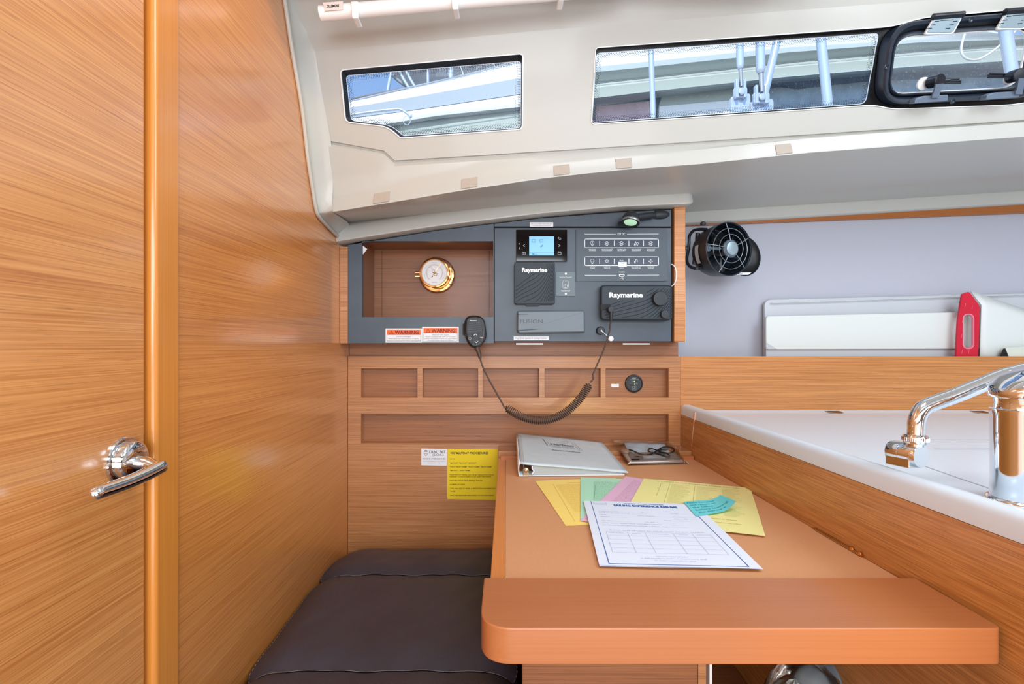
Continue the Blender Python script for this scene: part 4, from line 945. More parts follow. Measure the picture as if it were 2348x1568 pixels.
# ledge at the back of the table
mb = MB(); mb.box(-.02, .4975, 1.31, YP-.0005, R(-.325), R(-.286)); mb.build('table_ledge', M['back'], label='narrow wooden ledge behind the chart table under the long recess', cat='ledge', bevel=.001)
mb = MB(); mb.prism([(.4962, 1.283, R(-.178)), (.4968, 1.309, R(-.286)), (.4968, 1.313, R(-.286)), (.4962, 1.287, R(-.178))], (.003, 0, 0)); mb.build('edge_banding', mat('pale_wood_edge', (236, 186, 156), .4), label='pale upright edging strip in the back corner below the white worktop', cat='edging strip')
# side panel of the galley unit
mb = MB(); ys = [1.3855, .30]
mb.hexa([(XPN(ys[0]), ys[0], 0), (XPN(ys[1]), ys[1], 0), (XPN(ys[1])+.02, ys[1], 0), (XPN(ys[0])+.02, ys[0], 0)], [(XPN(y)+d, y, R(-.1992)) for y, d in ((ys[0], 0), (ys[1], 0), (ys[1], .02), (ys[0], .02))])
mb.build('galley_side_panel', M['sidepanel'], label='long wood side panel between the chart table and the white worktop', cat='panel')
MB().box(.4955, 2.24, YP, YP+.014, R(-.2), R(-.0335)).build('galley_fiddle', M['galley'], label='wide wooden backsplash board behind the white worktop', cat='backsplash', bevel=.0008)
# worktop
XC = lambda Y: .4975+(1.3855-Y)*.0190
wt = thing('galley_worktop', 'white worktop with a raised rounded rim beside the chart table', 'worktop', (1.2, .9, R(-.2)))
prof = [(0, -.1985), (0, -.179), (.002, -.1745), (.006, -.1712), (.012, -.1698), (.020, -.1698), (.026, -.1725), (.032, -.179), (.038, -.1855), (.046, -.1895), (.058, -.191)]
yy = [1.3855, 1.25, 1.0, .75, .5, .30]
mb = MB(); mb.grid([[Vector((XC(Y)+dx, Y, R(z))) for dx, z in prof] for Y in yy]); mb.build('side_rim', M['counter'], wt, sm=60)
mb = MB()
bp = [(1.3855, -.1856), (1.382, -.1850), (1.378, -.1853), (1.368, -.188), (1.352, -.1905), (1.33, -.191)]
mb.grid([[Vector((x, y, R(z+.0))) for x in (.515, .56, 2.24)] for y, z in bp]); mb.build('back_upstand', M['counter'], wt, sm=60)
mb = MB(); mb.poly([(XC(1.385)+.05, 1.34, R(-.191)), (XC(.3)+.05, .30, R(-.191)), (2.24, .30, R(-.191)), (2.24, 1.34, R(-.191))])
mb.poly([(XC(1.385), 1.3855, R(-.1985)), (XC(.3), .30, R(-.1985)), (XC(.3)+.03, .30, R(-.1985)), (XC(1.385)+.03, 1.3855, R(-.1985))]); mb.build('top_surface', M['counter'], wt)
fl = lambda x, y: PZ(x, y, -.1905)
sg_ = mat('seam_grey', (176, 186, 196), .5)
for L_, w_ in (([(2140, 1029), (2290, 1029)], .9), ([(2120, 1068), (2200, 1096), (2285, 1124)], .9), ([(2130, 1008), (2282, 1008)], .5)): MB().line(fl, L_, w_).build('lid_seam', sg_, wt)
for x, y in ((1912, 948.5), (2246, 950.5)):
    mb = MB(); c = PZ(x, y, -.1895)
    c = Vector((P(x, y, 1.365).x, 1.365, R(-.188)))
    mb.lathe(c, (0, -.1, 1), [(.022, 0), (.022, .0008), (.0175, .001)], 30, caps=False); rg_ = mb.build('ring_pull', M['steel'], label='oval steel ring pull at the back edge of the worktop, '+('left one' if x < 2000 else 'right one'), cat='ring pull', group='ring pulls of the worktop lids', sm=40)
    MB().lathe(c+Vector((0, 0, .0002)), (0, -.1, 1), [(.0165, 0), (.0160, .0006)], 26).build('finger_hole', M['brassd'], rg_)
# tap -------------------------------------------------------------------
tp_ = thing('galley_tap', 'chrome galley tap with a long bent spout and swivel nozzle', 'tap', (.625, .60, R(-.191)))
tc_ = Vector((.6235, .590, R(-.1905)))
MB().lathe(tc_, (0, 0, 1), [(.0335, 0), (.0335, .0025), (.0315, .005), (.0295, .0055)], 56).build('base_ring', M['chrome'], tp_, sm=40)
MB().lathe(tc_, (0, 0, 1), [(.0288, .005), (.0284, .020), (.0284, .104), (.0290, .108), (.0290, .1125), (.0275, .1135)], 64).build('body', M['chrome'], tp_, sm=40)
MB().lathe(tc_, (0, 0, 1), [(.0262, .1135), (.0252, .120), (.0262, .1275)], 56).build('swivel_ring', M['chrome'], tp_, sm=40)
# slanted cap
mb = MB(); rows = []
for r_, h0, sl in ((.0262, .1275, .06), (.0298, .130, .10), (.0303, .134, .16), (.0303, .146, .42), (.0290, .1505, .46), (.020, .1555, .46), (.0001, .158, .46)):
    rows.append([tc_+Vector((r_*math.cos(a), r_*math.sin(a), h0+sl*r_*math.cos(a)*(1 if h0 > .12 else 0))) for a in [2*math.pi*k/48 for k in range(48)]])
mb.grid(rows, closed_u=True); mb.build('lever_cap', M['chrome'], tp_, sm=40)
YT = .655
sp_ = smooth([Vector((.655, .60, R(-.04))), Vector((.690, .615, R(-.034))), P(2352, 852, .635)+Vector((.004, 0, .002)), P(2325, 856, .64), P(2290, 866, .645), P(2200, 903, .652), P(2140, 925, YT), P(2116, 937, YT), P(2103, 960, YT), P(2100, 988, YT), P(2099.5, 1004, YT)], 10)
MB().tube(sp_, .0098, 24).build('spout', M['chrome'], tp_, sm=60)
c = P(2099, 1015, YT)
MB().lathe(c, (.05, 0, 1), [(.0110, -.004), (.0112, -.001), (.0135, -.0005), (.0143, .003), (.0143, .0075), (.0132, .0105), (.0105, .0115)], 48).build('knurled_collar', M['chrome'], tp_, sm=25)
mb = MB()
for k in range(40):
    a = 2*math.pi*k/40; mb.tube([c+Vector((.0143*math.cos(a), .0143*math.sin(a), .003)), c+Vector((.0143*math.cos(a), .0143*math.sin(a), .0075))], .0005, 5)
mb.build('knurling', M['chrome'], tp_)
nf, nn = P(2046, 1034, .683), P(2113, 1046.5, .648); na = (nn-nf)
MB().lathe(nf, na, [(.0152, 0), (.0157, .0012), (.0157, na.length*.42), (.0152, na.length*.425), (.0157, na.length*.43), (.0157, na.length-.002), (.0148, na.length), (.0001, na.length)], 56).build('nozzle', M['chrome'], tp_, sm=35)
u_ = na.normalized(); sd = u_.cross(Vector((0, 0, 1))).normalized(); q0 = nf+u_*.001
MB().prism([q0+sd*.0150, q0-sd*.0150, q0-sd*.0150+Vector((0, 0, -.0165)), q0+sd*.0150+Vector((0, 0, -.0165))], u_*.030).build('nozzle_outlet', M['chrome'], tp_, bevel=.001)
# ------------------------------------------------------------------ seat
ct = [(.40, .80), (.80, .0)]
seat = thing('bench_cushion', 'dark charcoal upholstered bench cushion with pale stitched seams', 'cushion', (-.21, 1.0, R(-.64)))
def sect(y0, y1, wl):
    mb = MB(); ny, nx = 20, 40; rows = []
    for i in range(ny+1):
        v = i/ny; Y = lerp(y0, y1, v); r_ = []
        for j in range(nx+1):
            u = j/nx; x = lerp(-.443+.003*math.sin(Y*9), .0195, u)
            e = min(u, 1-u)*2; ev = min(v, 1-v)*2
            puff = (1-(1-min(1, e*3.2))**2.5)*.024+(1-(1-min(1, ev*2.5))**2.2)*.011
            px_ = (.007 if ev < .02 else 0)*(1-2*u)
            dz = -.573+puff-(.040*max(0, (Y-1.24)/.14)**1.6 if Y > 1.24 else 0)
            r_.append(Vector((x+px_, Y, R(dz+.0012*math.sin(x*40+Y*17)+.0008*math.sin(x*90-Y*60)))))
        rows.append(r_)
    mb.grid(rows)
    L = [r[0] for r in rows]; Rr = [r[-1] for r in rows]
    dn = Vector((0, 0, -.045))
    mb.grid([L, [p+dn for p in L]]); mb.grid([Rr, [p+dn for p in Rr]])
    mb.build('seat_section', M['seat'], seat, sm=70)
    return rows
secs = [sect(1.3845, 1.165, 0), sect(1.162, .822, 0), sect(.819, .42, 0)]
for r_ in (secs[0][-1], secs[1][-1]):
    MB().tube([p+Vector((0, -.0012, .0012)) for p in r_[1:-1]], .0006, 6).build('seam', M['thread'], seat)
def stitches(L):
    mb = MB(); L = resamp(L, max(3, int(sum((b-a).length for a, b in zip(L, L[1:]))/.009)*2))
    for a, b in zip(L[::2], L[1::2]): mb.tube([a+Vector((0, 0, .001)), b+Vector((0, 0, .001))], .0007, 5)
    return mb
stitches([r[0] for s_ in secs for r in s_]).build('edge_stitching', M['thread'], seat)
stitches([r[-1] for s_ in secs[1:] for r in s_]).build('edge_stitching', M['thread'], seat)
MB().box(-.4485, .0225, .44, 1.3855, R(-.95), R(-.668)).build('bench_locker', M['niche'], label='wooden bench locker under the dark cushion', cat='bench')
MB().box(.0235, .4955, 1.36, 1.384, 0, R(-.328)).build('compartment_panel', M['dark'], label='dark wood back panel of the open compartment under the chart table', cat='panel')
MB().box(.0235, P(1600, 0, .70).x, .70, .718, R(-.95), R(-.3285)).build('table_support', M['niche'], label='wood support panel under the left half of the chart table', cat='panel', bevel=.001)
MB().box(P(1602, 0, .70).x, P(1620, 0, .70).x, .702, 1.30, R(-.95), R(-.3285)).build('locker_divider', M['back'], label='upright wood divider under the chart table beside the white crate', cat='divider')
MB().box(P(1622, 0, .70).x, .50, .72, 1.355, R(-.72), R(-.705)).build('locker_floor', M['niche'], label='wood bottom board of the compartment under the chart table', cat='board')
# white crate and bag under the table
cx0 = P(1622, 0, .715).x+.002
cr = thing('storage_crate', 'white plastic ribbed crate half hidden under the front edge of the chart table', 'crate', (cx0+.03, .9, R(-.70)))
MB().box(cx0, cx0+.004, .712, 1.10, R(-.704), R(-.40)).build('side_wall', M['whitep'], cr, bevel=.001)
mb = MB()
for k in range(14): mb.box(cx0+.0045, cx0+.010, .73+.026*k, .738+.026*k, R(-.69), R(-.41))
mb.build('rib', M['whitep'], cr, bevel=.001)
bgc = thing('plastic_bag', 'crumpled clear plastic bag with white and grey things inside under the table edge', 'bag', (.335, .68, R(-.70)))
def blob(cx0_, cy0_, cz0_, rx, ry, rz, seed, amp, m_, name, seg=26):
    rnd = random.Random(seed); ph = [(rnd.uniform(2, 7), rnd.uniform(2, 7), rnd.uniform(0, 6)) for _ in range(6)]
    mb = MB(); rows = []
    for i in range(seg//2+1):
        th = math.pi*i/(seg//2); r_ = []
        for j in range(seg):
            fi_ = 2*math.pi*j/seg; k = 1+amp*sum(math.sin(a*th+b*fi_*0+c+math.cos(fi_)*a)*math.cos(b*th+math.sin(fi_)*b) for a, b, c in ph)/6
            r_.append(Vector((cx0_+rx*k*math.sin(th)*math.cos(fi_), cy0_+ry*k*math.sin(th)*math.sin(fi_), cz0_+rz*k*math.cos(th))))
        rows.append(r_)
    mb.grid(rows, closed_u=True); bmesh.ops.remove_doubles(mb.bm, verts=mb.bm.verts, dist=1e-6)
    return mb
fb = P(1895, 1590, .70)
blob(fb.x-.004, .745, fb.z-.045, .056, .05, .065, 3, .35, None, '').build('bag_film', M['bag'], bgc, sm=50)
blob(fb.x+.035, .765, fb.z-.035, .052, .03, .040, 5, .15, None, '').build('bag_lump', M['fusion'], bgc, sm=50)
blob(fb.x-.012, .755, fb.z-.055, .030, .03, .036, 8, .3, None, '').build('bag_item', M['binder'], bgc, sm=50)
MB().tube(smooth([(fb.x-.036, .715, fb.z-.02), (fb.x-.034, .705, fb.z+.004), (fb.x-.024, .70, fb.z+.010), (fb.x-.012, .705, fb.z-.004), (fb.x-.020, .712, fb.z-.022)], 6, True), .0016, 8, closed=True).build('wire_loop', M['brassd'], bgc, sm=60)
MB().tube(smooth([(fb.x+.012, .712, fb.z-.028), (fb.x+.022, .708, fb.z-.014), (fb.x+.036, .71, fb.z-.016), (fb.x+.040, .716, fb.z-.03)], 6, True), .0016, 8, closed=True).build('wire_loop', M['gap'], bgc, sm=60)
# ------------------------------------------------------------------ sheets of paper
def sheet(name, TL, TR, BR, BL, lift, m_, label, cat='paper', W=216, H=279, curl=(0, 0, 0, 0), group=None, n=14, z0=DZ):
    c = [PZ(*p, z0) for p in (TL, TR, BR, BL)]
    def fn(u, v, o=0):
        u_, v_ = u/W, v/H
        p = c[0]*(1-u_)*(1-v_)+c[1]*u_*(1-v_)+c[2]*u_*v_+c[3]*(1-u_)*v_
        z = lift+curl[0]*max(0, 1-u_*5)**2*(1-v_)+curl[1]*max(0, u_*2.5-1.5)**2*(1-v_)+curl[2]*max(0, u_*2.5-1.5)**2*v_+curl[3]*max(0, 1-u_*4)**2*v_
        z += .0004*math.sin(u_*5+v_*4)+.0004
        return Vector((p.x, p.y, R(z0)+z+o))
    mb = MB(); mb.grid([[fn(W*i/n, H*j/n) for i in range(n+1)] for j in range(n+1)])
    o = mb.build(name, m_, label=label, cat=cat, group=group, sm=60)
    return o, (lambda a, b: fn(a, b, .0005))
rnd = random.Random(4)
LOREM = ['Each person on board shall be given', 'a full briefing before departure and', 'the skipper is responsible for safety', 'Check the bilges and the battery state', 'Mooring buoys must be used with care', 'report any damage to the office by radio']
def filler(mb, fn, x, y, n, w_, h, step, ragged=.25):
    for k in range(n): mb.text(LOREM[(k*5+n) % 6], fn, x, y+k*step, h, w_*(1-rnd.random()*ragged))
o, fn = sheet('yellow_paper_form', (1226.7, 1103), (1411, 1096), (1487, 1198), (1297.4, 1206), .0003, M['porange'], 'golden yellow printed sheet fanned out at the left of the paper pile', group='printed paper sheets on the chart table')
mb = MB(); filler(mb, fn, 46, 42, 32, 128, 2.2, 5.6); mb.text('CHARTER AGREEMENT', fn, 108, 30, 3.5, 60, .01, 'c'); mb.line(fn, [(40, 34), (30, 262)], .6)
filler(mb, fn, 60, 236, 3, 90, 2.4, 9); mb.build('print', M['inkgold'], o)
o, fn = sheet('green_paper_form', (1331, 1095.6), (1555, 1104.6), (1545, 1210), (1331, 1195), .0010, M['pgreen'], 'pale green printed sheet under the pink one', group='printed paper sheets on the chart table')
mb = MB(); mb.text('HORIZON', fn, 120, 16, 4.5, 40, .02, 'c'); mb.text('Department checks', fn, 110, 24, 3, 50, 0, 'c'); filler(mb, fn, 30, 34, 38, 150, 2.2, 5.5); mb.line(fn, [(34, 60), (32, 150)], .6); mb.build('print', M['inkgreen'], o)
o, fn = sheet('pink_paper_form', (1434.6, 1094), (1614, 1123), (1560, 1230), (1330, 1196), .0018, M['ppink'], 'pink printed sheet showing as a narrow slice beside the pale yellow one', group='printed paper sheets on the chart table')
c_ = None
mb = MB(); filler(mb, fn, 30, 22, 24, 150, 2.6, 7.2); mb.build('print', M['inkpink'], o)
o, fn = sheet('pale_yellow_paper_form', (1476, 1100), (1720.7, 1121), (1755, 1233.7), (1423, 1197), .0026, M['pyel'], 'pale yellow checklist sheet at the right of the paper pile', group='printed paper sheets on the chart table')
mb = MB(); mb.text('HORIZON YACHT CHARTERS CHECK OUT LIST', fn, 112, 16, 4.6, 165, .01, 'c')
for cx0_, ww in ((62, 38), (112, 40), (160, 34)): filler(mb, fn, cx0_, 30, 34, ww, 2.2, 5.2, .5)
for x in (58, 108): mb.line(fn, [(x, 26), (x, 215)], .5)
mb.text('signed and checked by skipper', fn, 110, 222, 3.5, 70); mb.text('please complete and return to the office', fn, 95, 240, 3.5, 90)
mb.line(fn, [(46, 26), (40, 34), (41, 60), (36, 66), (41, 72), (40, 120)], .6); mb.build('print', M['inkolive'], o)
for k in range(2):
    o, fn = sheet('white_paper_form', (1338, 1153.6+k*1.2), (1597, 1161+k), (1749+k, 1313-k), (1374+k, 1303+k*1.2), .0036+.0006*(1-k)*0+(.0008 if k == 0 else 0), M['paper'],
                  ('white SAILING EXPERIENCE RESUME form with blue frame on top of the papers' if k == 0 else 'white sheet whose edge peeks out right under the sailing resume form'), group='printed paper sheets on the chart table', curl=(0, 0, 0, 0))
    if k: continue
    mb = MB(); mb.line(fn, [(14, 4), (14, 274), (200, 274), (196, 4)], 1.1); mb.text('SAILING EXPERIENCE RESUME', fn, 55, 29, 9.5, 118, .035); mb.text('HORIZON YACHT CHARTERS', fn, 76, 15, 4.0, 74, .02); mb.build('blue_print', M['inkblue'], o)
    mb = MB(); mb.text('Horizon', fn, 19, 20, 5, 22); mb.line(fn, [(18, 8), (42, 8), (42, 23), (18, 23)], .5, True)
    for t, x, y, w_ in (('CHARTER DATES', 22, 62, 36), ('TO', 98, 62, 6), ('VESSEL', 150, 62, 16), ('YOUR HOME PORT & CLUB', 22, 70, 55), ('NAME', 22, 80, 12), ('DATE OF BIRTH', 90, 80, 30), ('NATIONALITY', 150, 80, 26), ('ADDRESS', 22, 90, 18),
                      ('OCCUPATION', 150, 90, 24), ('TEL NO. 1', 22, 110, 22), ('TEL NO. 2', 96, 110, 22), ('EMAIL', 130, 100, 14), ('HOW MANY YEARS HAVE YOU BEEN SAILING', 22, 120, 100), ('DO YOU OWN OR HAVE YOU OWNED A SIMILAR VESSEL?', 22, 130, 110)):
        mb.text(t, fn, x, y, 3.2, w_); mb.line(fn, [(x+w_+2, y), (min(x+w_+30, 190), y)], .3)
    mb.text('PLEASE GIVE DETAILS OF YOUR MOST RECENT SAILING', fn, 106, 152, 3.4, 150, 0, 'c')
    for t, x, w_ in (('NAME OF VESSEL', 28, 24), ('LENGTH', 64, 14), ('AREA SAILED', 92, 30), ('DATES', 138, 14), ('POSITION', 166, 20)): mb.text(t, fn, x, 163, 2.6, w_)
    for y in (157, 172, 188, 204, 220, 236): mb.line(fn, [(24, y), (188, y)], .45)
    for x in (24, 58, 86, 130, 160, 188): mb.line(fn, [(x, 157), (x, 236)], .45)
    for i, w_ in enumerate((44, 90, 56)): mb.text(LOREM[i], fn, 106, 248+i*7, 3, w_, 0, 'c')
    mb.build('form_print', M['inkfaint'], o)
o, fn = sheet('sticky_note', (1567, 1157), (1652, 1151), (1688, 1177), (1596, 1191), .0052, M['sticky'], 'turquoise sticky note with handwriting curling up beside the white form', cat='sticky note', W=76, H=76, curl=(0, .009, .016, 0))
mb = MB()
for i, (t, w_) in enumerate((('Please Complete', 54), ('and return to', 50), ('the Office', 40), ('before leaving', 62), ('the marina x', 52))): mb.text(t, fn, 4+i*1.5, 14+i*12.5, 7, w_, -.005)
mb.build('handwriting', M['inkteal'], o)
# ------------------------------------------------------------------ ring binder
bn = thing('ring_binder', 'thick white ring binder with a clear cover lying at the back of the chart table', 'binder', (.16, 1.12, zd))
def Bn(u, v, h):                                   # u left-right 0..1, v front-back 0..1, h height over the table
    f0, f1 = Vector((.0305, 1.118, 0)), Vector((.2815, 1.128, 0)); b0, b1 = Vector((.030, 1.372, .0)), Vector((.266, 1.36, 0))
    p = (f0.lerp(f1, u)).lerp(b0.lerp(b1, u), v); tilt = .0236*v
    return Vector((p.x, p.y, zd+.0012+h+tilt))
HT = lambda u: .031-.024*u**.8+.002*math.sin(u*3.1)
mb = MB(); n_ = 18
topv = [[Bn(.012+.988*i/n_*1.005, j/n_, HT(i/n_)) for i in range(n_+1)] for j in range(n_+1)]
mb.grid(topv); mb.build('front_cover', M['binder'], bn, sm=60, solid=.0028)
mb = MB(); mb.grid([[Bn(.0+.97*i/n_, j/n_, 0) for i in range(n_+1)] for j in range(3)]); mb.build('back_cover', M['bindere'], bn, solid=-.0026)
mb = MB(); mb.grid([[Bn(-.004+.018*math.sin(k/8*math.pi)*-.4, j/4, .0+.031*k/8) for k in range(9)] for j in range(5)]); mb.build('spine', M['bindere'], bn, sm=60, solid=.0026)
mb = MB(); u0, u1 = .13, .955
mb.hexa([Bn(u0, .012, .0032), Bn(u1, .012, .0032), Bn(u1, .985, .0032), Bn(u0, .985, .0032)], [Bn(u0, .012, .0255), Bn(u1, .012, .0050), Bn(u1, .985, .0050), Bn(u0, .985, .0255)])
mb.build('page_stack', M['pages'], bn)
mb = MB(); mb.lathe(Bn(.062, .004, .0125), (0, -1, 0), [(.0068, -.01), (.0066, .0), (.0045, .001), (.0026, .003), (.0001, .0034)], 18); mb.prism([Bn(.035, .0, .003), Bn(.098, .0, .003), Bn(.080, .0, .012), Bn(.045, .0, .012)], (0, .02, 0)); mb.build('ring_mechanism', mat('ring_metal', (190, 170, 140), .3, metal=.8), bn, sm=40)
for v in (.12, .5, .88): MB().tube(smooth([Bn(.05, v, .006), Bn(.05, v, .022), Bn(.10, v, .027), Bn(.14, v, .022)], 5), .0014, 8).build('ring', M['steel'], bn, sm=60)
mb = MB(); mb.tube([Bn(.120, -.002, .024), Bn(.118, -.003, .019), Bn(.135, -.003, .012), Bn(.115, -.002, .005)], .0022, 6); mb.build('torn_page', M['paper'], bn, sm=60)
bt = lambda a, b: Bn(a, b, HT(a)+.0006+(.0004))
mb = MB()
mb.line(bt, [(.30, .86), (.325, .62)], .006); mb.line(bt, [(.335, .78), (.355, .62)], .003); mb.line(bt, [(.615, .80), (.66, .54)], .003); mb.line(bt, [(.645, .80), (.69, .54)], .003)
mb.line(bt, [(.45, .76), (.52, .82), (.575, .88), (.585, .84), (.56, .78), (.51, .755)], .0025)
mb.text('Horizon', bt, .365, .665, .062, .25, .02, up=1); mb.text('YACHT CHARTERS', bt, .375, .625, .02, .24, .0, up=1); mb.text('CHARTERS WORLDWIDE', bt, .375, .59, .018, .25, 0, up=1)
mb.text("Skipper's Handbook", bt, .355, .47, .03, .30, .01, up=1); mb.build('cover_print', mat('binder_ink', (92, 100, 116), .6), bn)
mb = MB(); mb.line(bt, [(.045, .97), (.045, .03)], .0025); mb.build('cover_crease', mat('binder_crease', (160, 178, 184), .5), bn)
# ------------------------------------------------------------------ zip bag and what is in it
def Zb(u, v, h):
    f0, f1 = PZ(1440, 1069, DZ), PZ(1580, 1065, DZ); b0 = P(1405, 1009, 1.372); b1 = P(1541, 1013, 1.372)
    a = f0.lerp(f1, u); b = b0.lerp(b1, u); p = a.lerp(b, v)
    z = lerp(zd, lerp(b0.z, b1.z, u), min(1, v*1.0)**1.15)
    return Vector((p.x, p.y, max(z, zd+.0008 if p.y < 1.284 else (R(-.2925) if p.y < 1.31 else R(-.285)))+h))
bag_ = thing('zip_bag', 'clear zip bag lying at the back right of the chart table beside the binder', 'bag', tuple(Zb(.5, .5, 0)))
hh = lambda u, v: .0105*min(1, min(u, 1-u)*9)*min(1, v*10)*max(0, min(1, (1-v)*4))+.0012+.0012*math.sin(u*23+v*9)*math.sin(v*21)*(1 if v < .8 else .2)
mb = MB(); mb.grid([[Zb(i/24, j/20, hh(i/24, j/20)) for i in range(25)] for j in range(21)]); mb.build('bag_film', M['bag'], bag_, sm=60)
mb = MB(); mb.tube([Zb(i/14, .90, .0035) for i in range(15)], .0009, 6, flat=.5); mb.tube([Zb(i/14, .95, .0030) for i in range(15)], .0006, 6, flat=.5); mb.build('zip_strip', M['bagzip'], bag_, sm=60)
mb = MB(); mb.tube([Zb(.985, .0+.06*k, .002) for k in range(3)], .0012, 6); mb.tube([Zb(.01+.02*k, .012+.01*k, .004+.003*k) for k in range(3)], .0014, 6); mb.tube([Zb(.93, .02, .003), Zb(.965, .12, .005), Zb(.985, .02, .002)], .0008, 6); mb.build('bag_crease', M['bagzip'], bag_, sm=60)
mb = MB(); q = [Zb(.03, .03, .0012), Zb(.92, .03, .0012), Zb(.90, .42, .0012), Zb(.02, .42, .0012)]
mb.hexa(q, [p+Vector((0, 0, .0075)) for p in q]); tb_ = mb.build('tablet_case', mat('device_silver', (178, 170, 166), .3, metal=.6), label='flat silver device inside the clear zip bag', cat='device', bevel=.0025, bseg=3, sm=50)
mb = MB(); zt_ = lambda a, b: Zb(a, b, .0096)
mb.fill(zt_, [(.30, .14), (.66, .14), (.64, .26), (.30, .26)]); mb.build('bright_patch', M['boardg'], tb_)
mb = MB(); mb.fill(zt_, rpoly([(.08, .09), (.22, .09), (.22, .14), (.08, .14)], .02, 3)); mb.fill(zt_, rpoly([(.16, .20), (.25, .20), (.25, .24), (.16, .24)], .02, 3)); mb.build('slot', M['ink'], tb_)
mb = MB(); mb.grid([[Zb(.14+.68*i/6, .40+.46*j/6, .0065+.001*math.sin(i)) for i in range(7)] for j in range(7)]); mb.build('folded_note', M['paper'], label='folded white paper inside the clear zip bag', cat='paper', solid=.0012, sm=60)
cc = [(.12, .47), (.18, .42), (.30, .30), (.40, .27), (.52, .33), (.60, .45), (.75, .57), (.88, .52), (.86, .40), (.72, .33), (.60, .42), (.50, .52), (.46, .42), (.56, .30), (.66, .18), (.74, .20), (.72, .32), (.62, .38), (.68, .50), (.80, .48)]
MB().tube(smooth([Zb(u, v, .011+.0015*math.sin(i*2)) for i, (u, v) in enumerate(cc)], 6), .0018, 8).build('charging_cable', M['gap'], label='thin black cable coiled inside the clear zip bag', cat='cable', sm=60)
blob(Zb(.07, .45, 0).x, Zb(.07, .45, 0).y, Zb(.07, .45, .008).z, .013, .018, .007, 2, .2, None, '', 16).build('earphone_pouch', mat('pouch_brown', (140, 110, 92), .4), label='small brownish bundle in the left corner of the clear zip bag', cat='pouch', sm=60)
# ------------------------------------------------------------------ boards on the galley shelf
zs0 = R(-.0845)
def board(name, px, Y, th, m_, label, r_=8, tilt=.03, cat='board'):
    pts = rpoly([(x, y) for x, y in px], r_, 6); q = [P(x, y, Y) for x, y in pts]
    q = [Vector((p.x, p.y+tilt*(p.z-zs0), p.z)) for p in q]
    return MB().prism(q, (0, th, 0)).build(name, m_, label=label, cat=cat, bevel=.0012)
def toshelf(Y): return CY+(CZ-zs0)/Y*FP
ys_ = toshelf(1.462)
bb = board('worktop_lid', [(1755, 687), (2520, 668), (2520, ys_), (1755, ys_)], 1.465, .012, M['boardg'], 'tall greyish white board standing at the back of the galley shelf', [16, 2, 2, 12], .02, 'board')
mb = MB(); mb.tube([P(1768, 695, 1.462), P(1900, 690.5, 1.462), P(2200, 680, 1.462), P(2500, 672, 1.462)], .0022, 8, flat=.6); mb.build('moulded_edge', M['boardw'], bb, sm=60)
ys_ = toshelf(1.437)
fb_ = thing('cutting_board', 'long white cutting board leaning in front of the taller grey one', 'cutting board', tuple(P(2000, ys_, 1.44)))
q = [P(x, y, 1.440) for x, y in rpoly([(1757, 725), (2420, 711), (2420, 799), (1757, 801)], [7, 2, 2, 7], 5)]
MB().prism(q, (0, .010, 0)).build('panel', M['boardw'], fb_, bevel=.0015)
q = [P(x, y, 1.448) for x, y in [(1757, 798), (2420, 796), (2420, ys_), (1757, ys_)]]
MB().prism(q, (0, .008, 0)).build('foot', M['boardg'], fb_, bevel=.0015)
MB().prism([P(x, y, 1.439) for x, y in [(1757, 785), (1782, 800), (1757, 800)]], (0, .001, 0)).build('chamfered_corner', M['boardg'], fb_)
# white folding tub with red slotted handle
YR2 = 1.407
ys_ = toshelf(YR2)
tub = thing('folded_tub', 'white plastic board with a red slotted grip end standing on the galley shelf', 'tub', tuple(P(2260, ys_, YR2)))
oR_ = rpoly([(2207, 674), (2222, 668), (2247, 702), (2243, 820), (2243, ys_), (2195, ys_), (2193, 820), (2197, 735)], [4, 5, 6, 10, 2, 2, 8, 14], 5)
hR = rr(2208.5, 720, 2233, 799, 12, 6)
def yy_(p): return Vector((p.x, p.y+.018*((p.z-zs0)/.2)*0, p.z))
mb = MB(); mb.holes([P(x, y, YR2) for x, y in oR_], [[P(x, y, YR2) for x, y in hR]], (0, .006, 0)); rp = mb.build('grip_end', M['red'], tub, bevel=.0012, sm=50)
mb = MB(); mb.ring([P(x, y, YR2-.0004) for x, y in offs(hR, -1.0)], [P(x, y, YR2-.0004) for x, y in offs(hR, 1.2)], (0, .007, 0)); mb.build('slot_edge', mat('red_translucent', (226, 130, 150), .3), tub)
mb = MB()
for x, y in ((2213, 700), (2229, 704), (2207, 735), (2205, 770), (2206, 806), (2221, 808)): mb.line(lambda a, b: P(a, b, YR2-.0008), [(x+1, y-4), (x-1, y+4)], 1.6)
mb.build('grip_rib', mat('red_light', (220, 90, 110), .4), tub)
n_ = 10
A0 = [P(x, y, YR2+.0065) for x, y in [(2224, 669), (2247, 702), (2244, 820), (2243, ys_)]]
mb = MB()
mb.grid([[Vector((lerp(P(2224, 0, YR2).x, P(2420, 0, YR2).x, i/n_), YR2+.012-.004*math.sin(i/n_*3.1)*(0 if k < 2 else 1), 0)) if False else
         P(lerp((2224, 2249, 2246, 2245)[k], 2430, i/n_), lerp((668, 700, 790, ys_)[k], (738, 752, 800, ys_)[k], (i/n_)**1.0), YR2+(.004, .010, .010, .010)[k]*0+.008+(.014 if k == 0 else 0)) for k in range(4)] for i in range(n_+1)])
mb.build('side_panel', M['boardw'], tub, sm=40, solid=.003)
bx = thing('open_carton', 'pale box corner with dark opening at the right end of the shelf', 'box', tuple(P(2330, toshelf(1.400), 1.398)))
ys_ = toshelf(1.392)
MB().prism([P(x, y, 1.392) for x, y in [(2303, 800), (2308, 797), (2326, 818), (2326, ys_), (2295, ys_), (2297, 815)]], (0, .004, 0)).build('opening', M['gap'], bx)
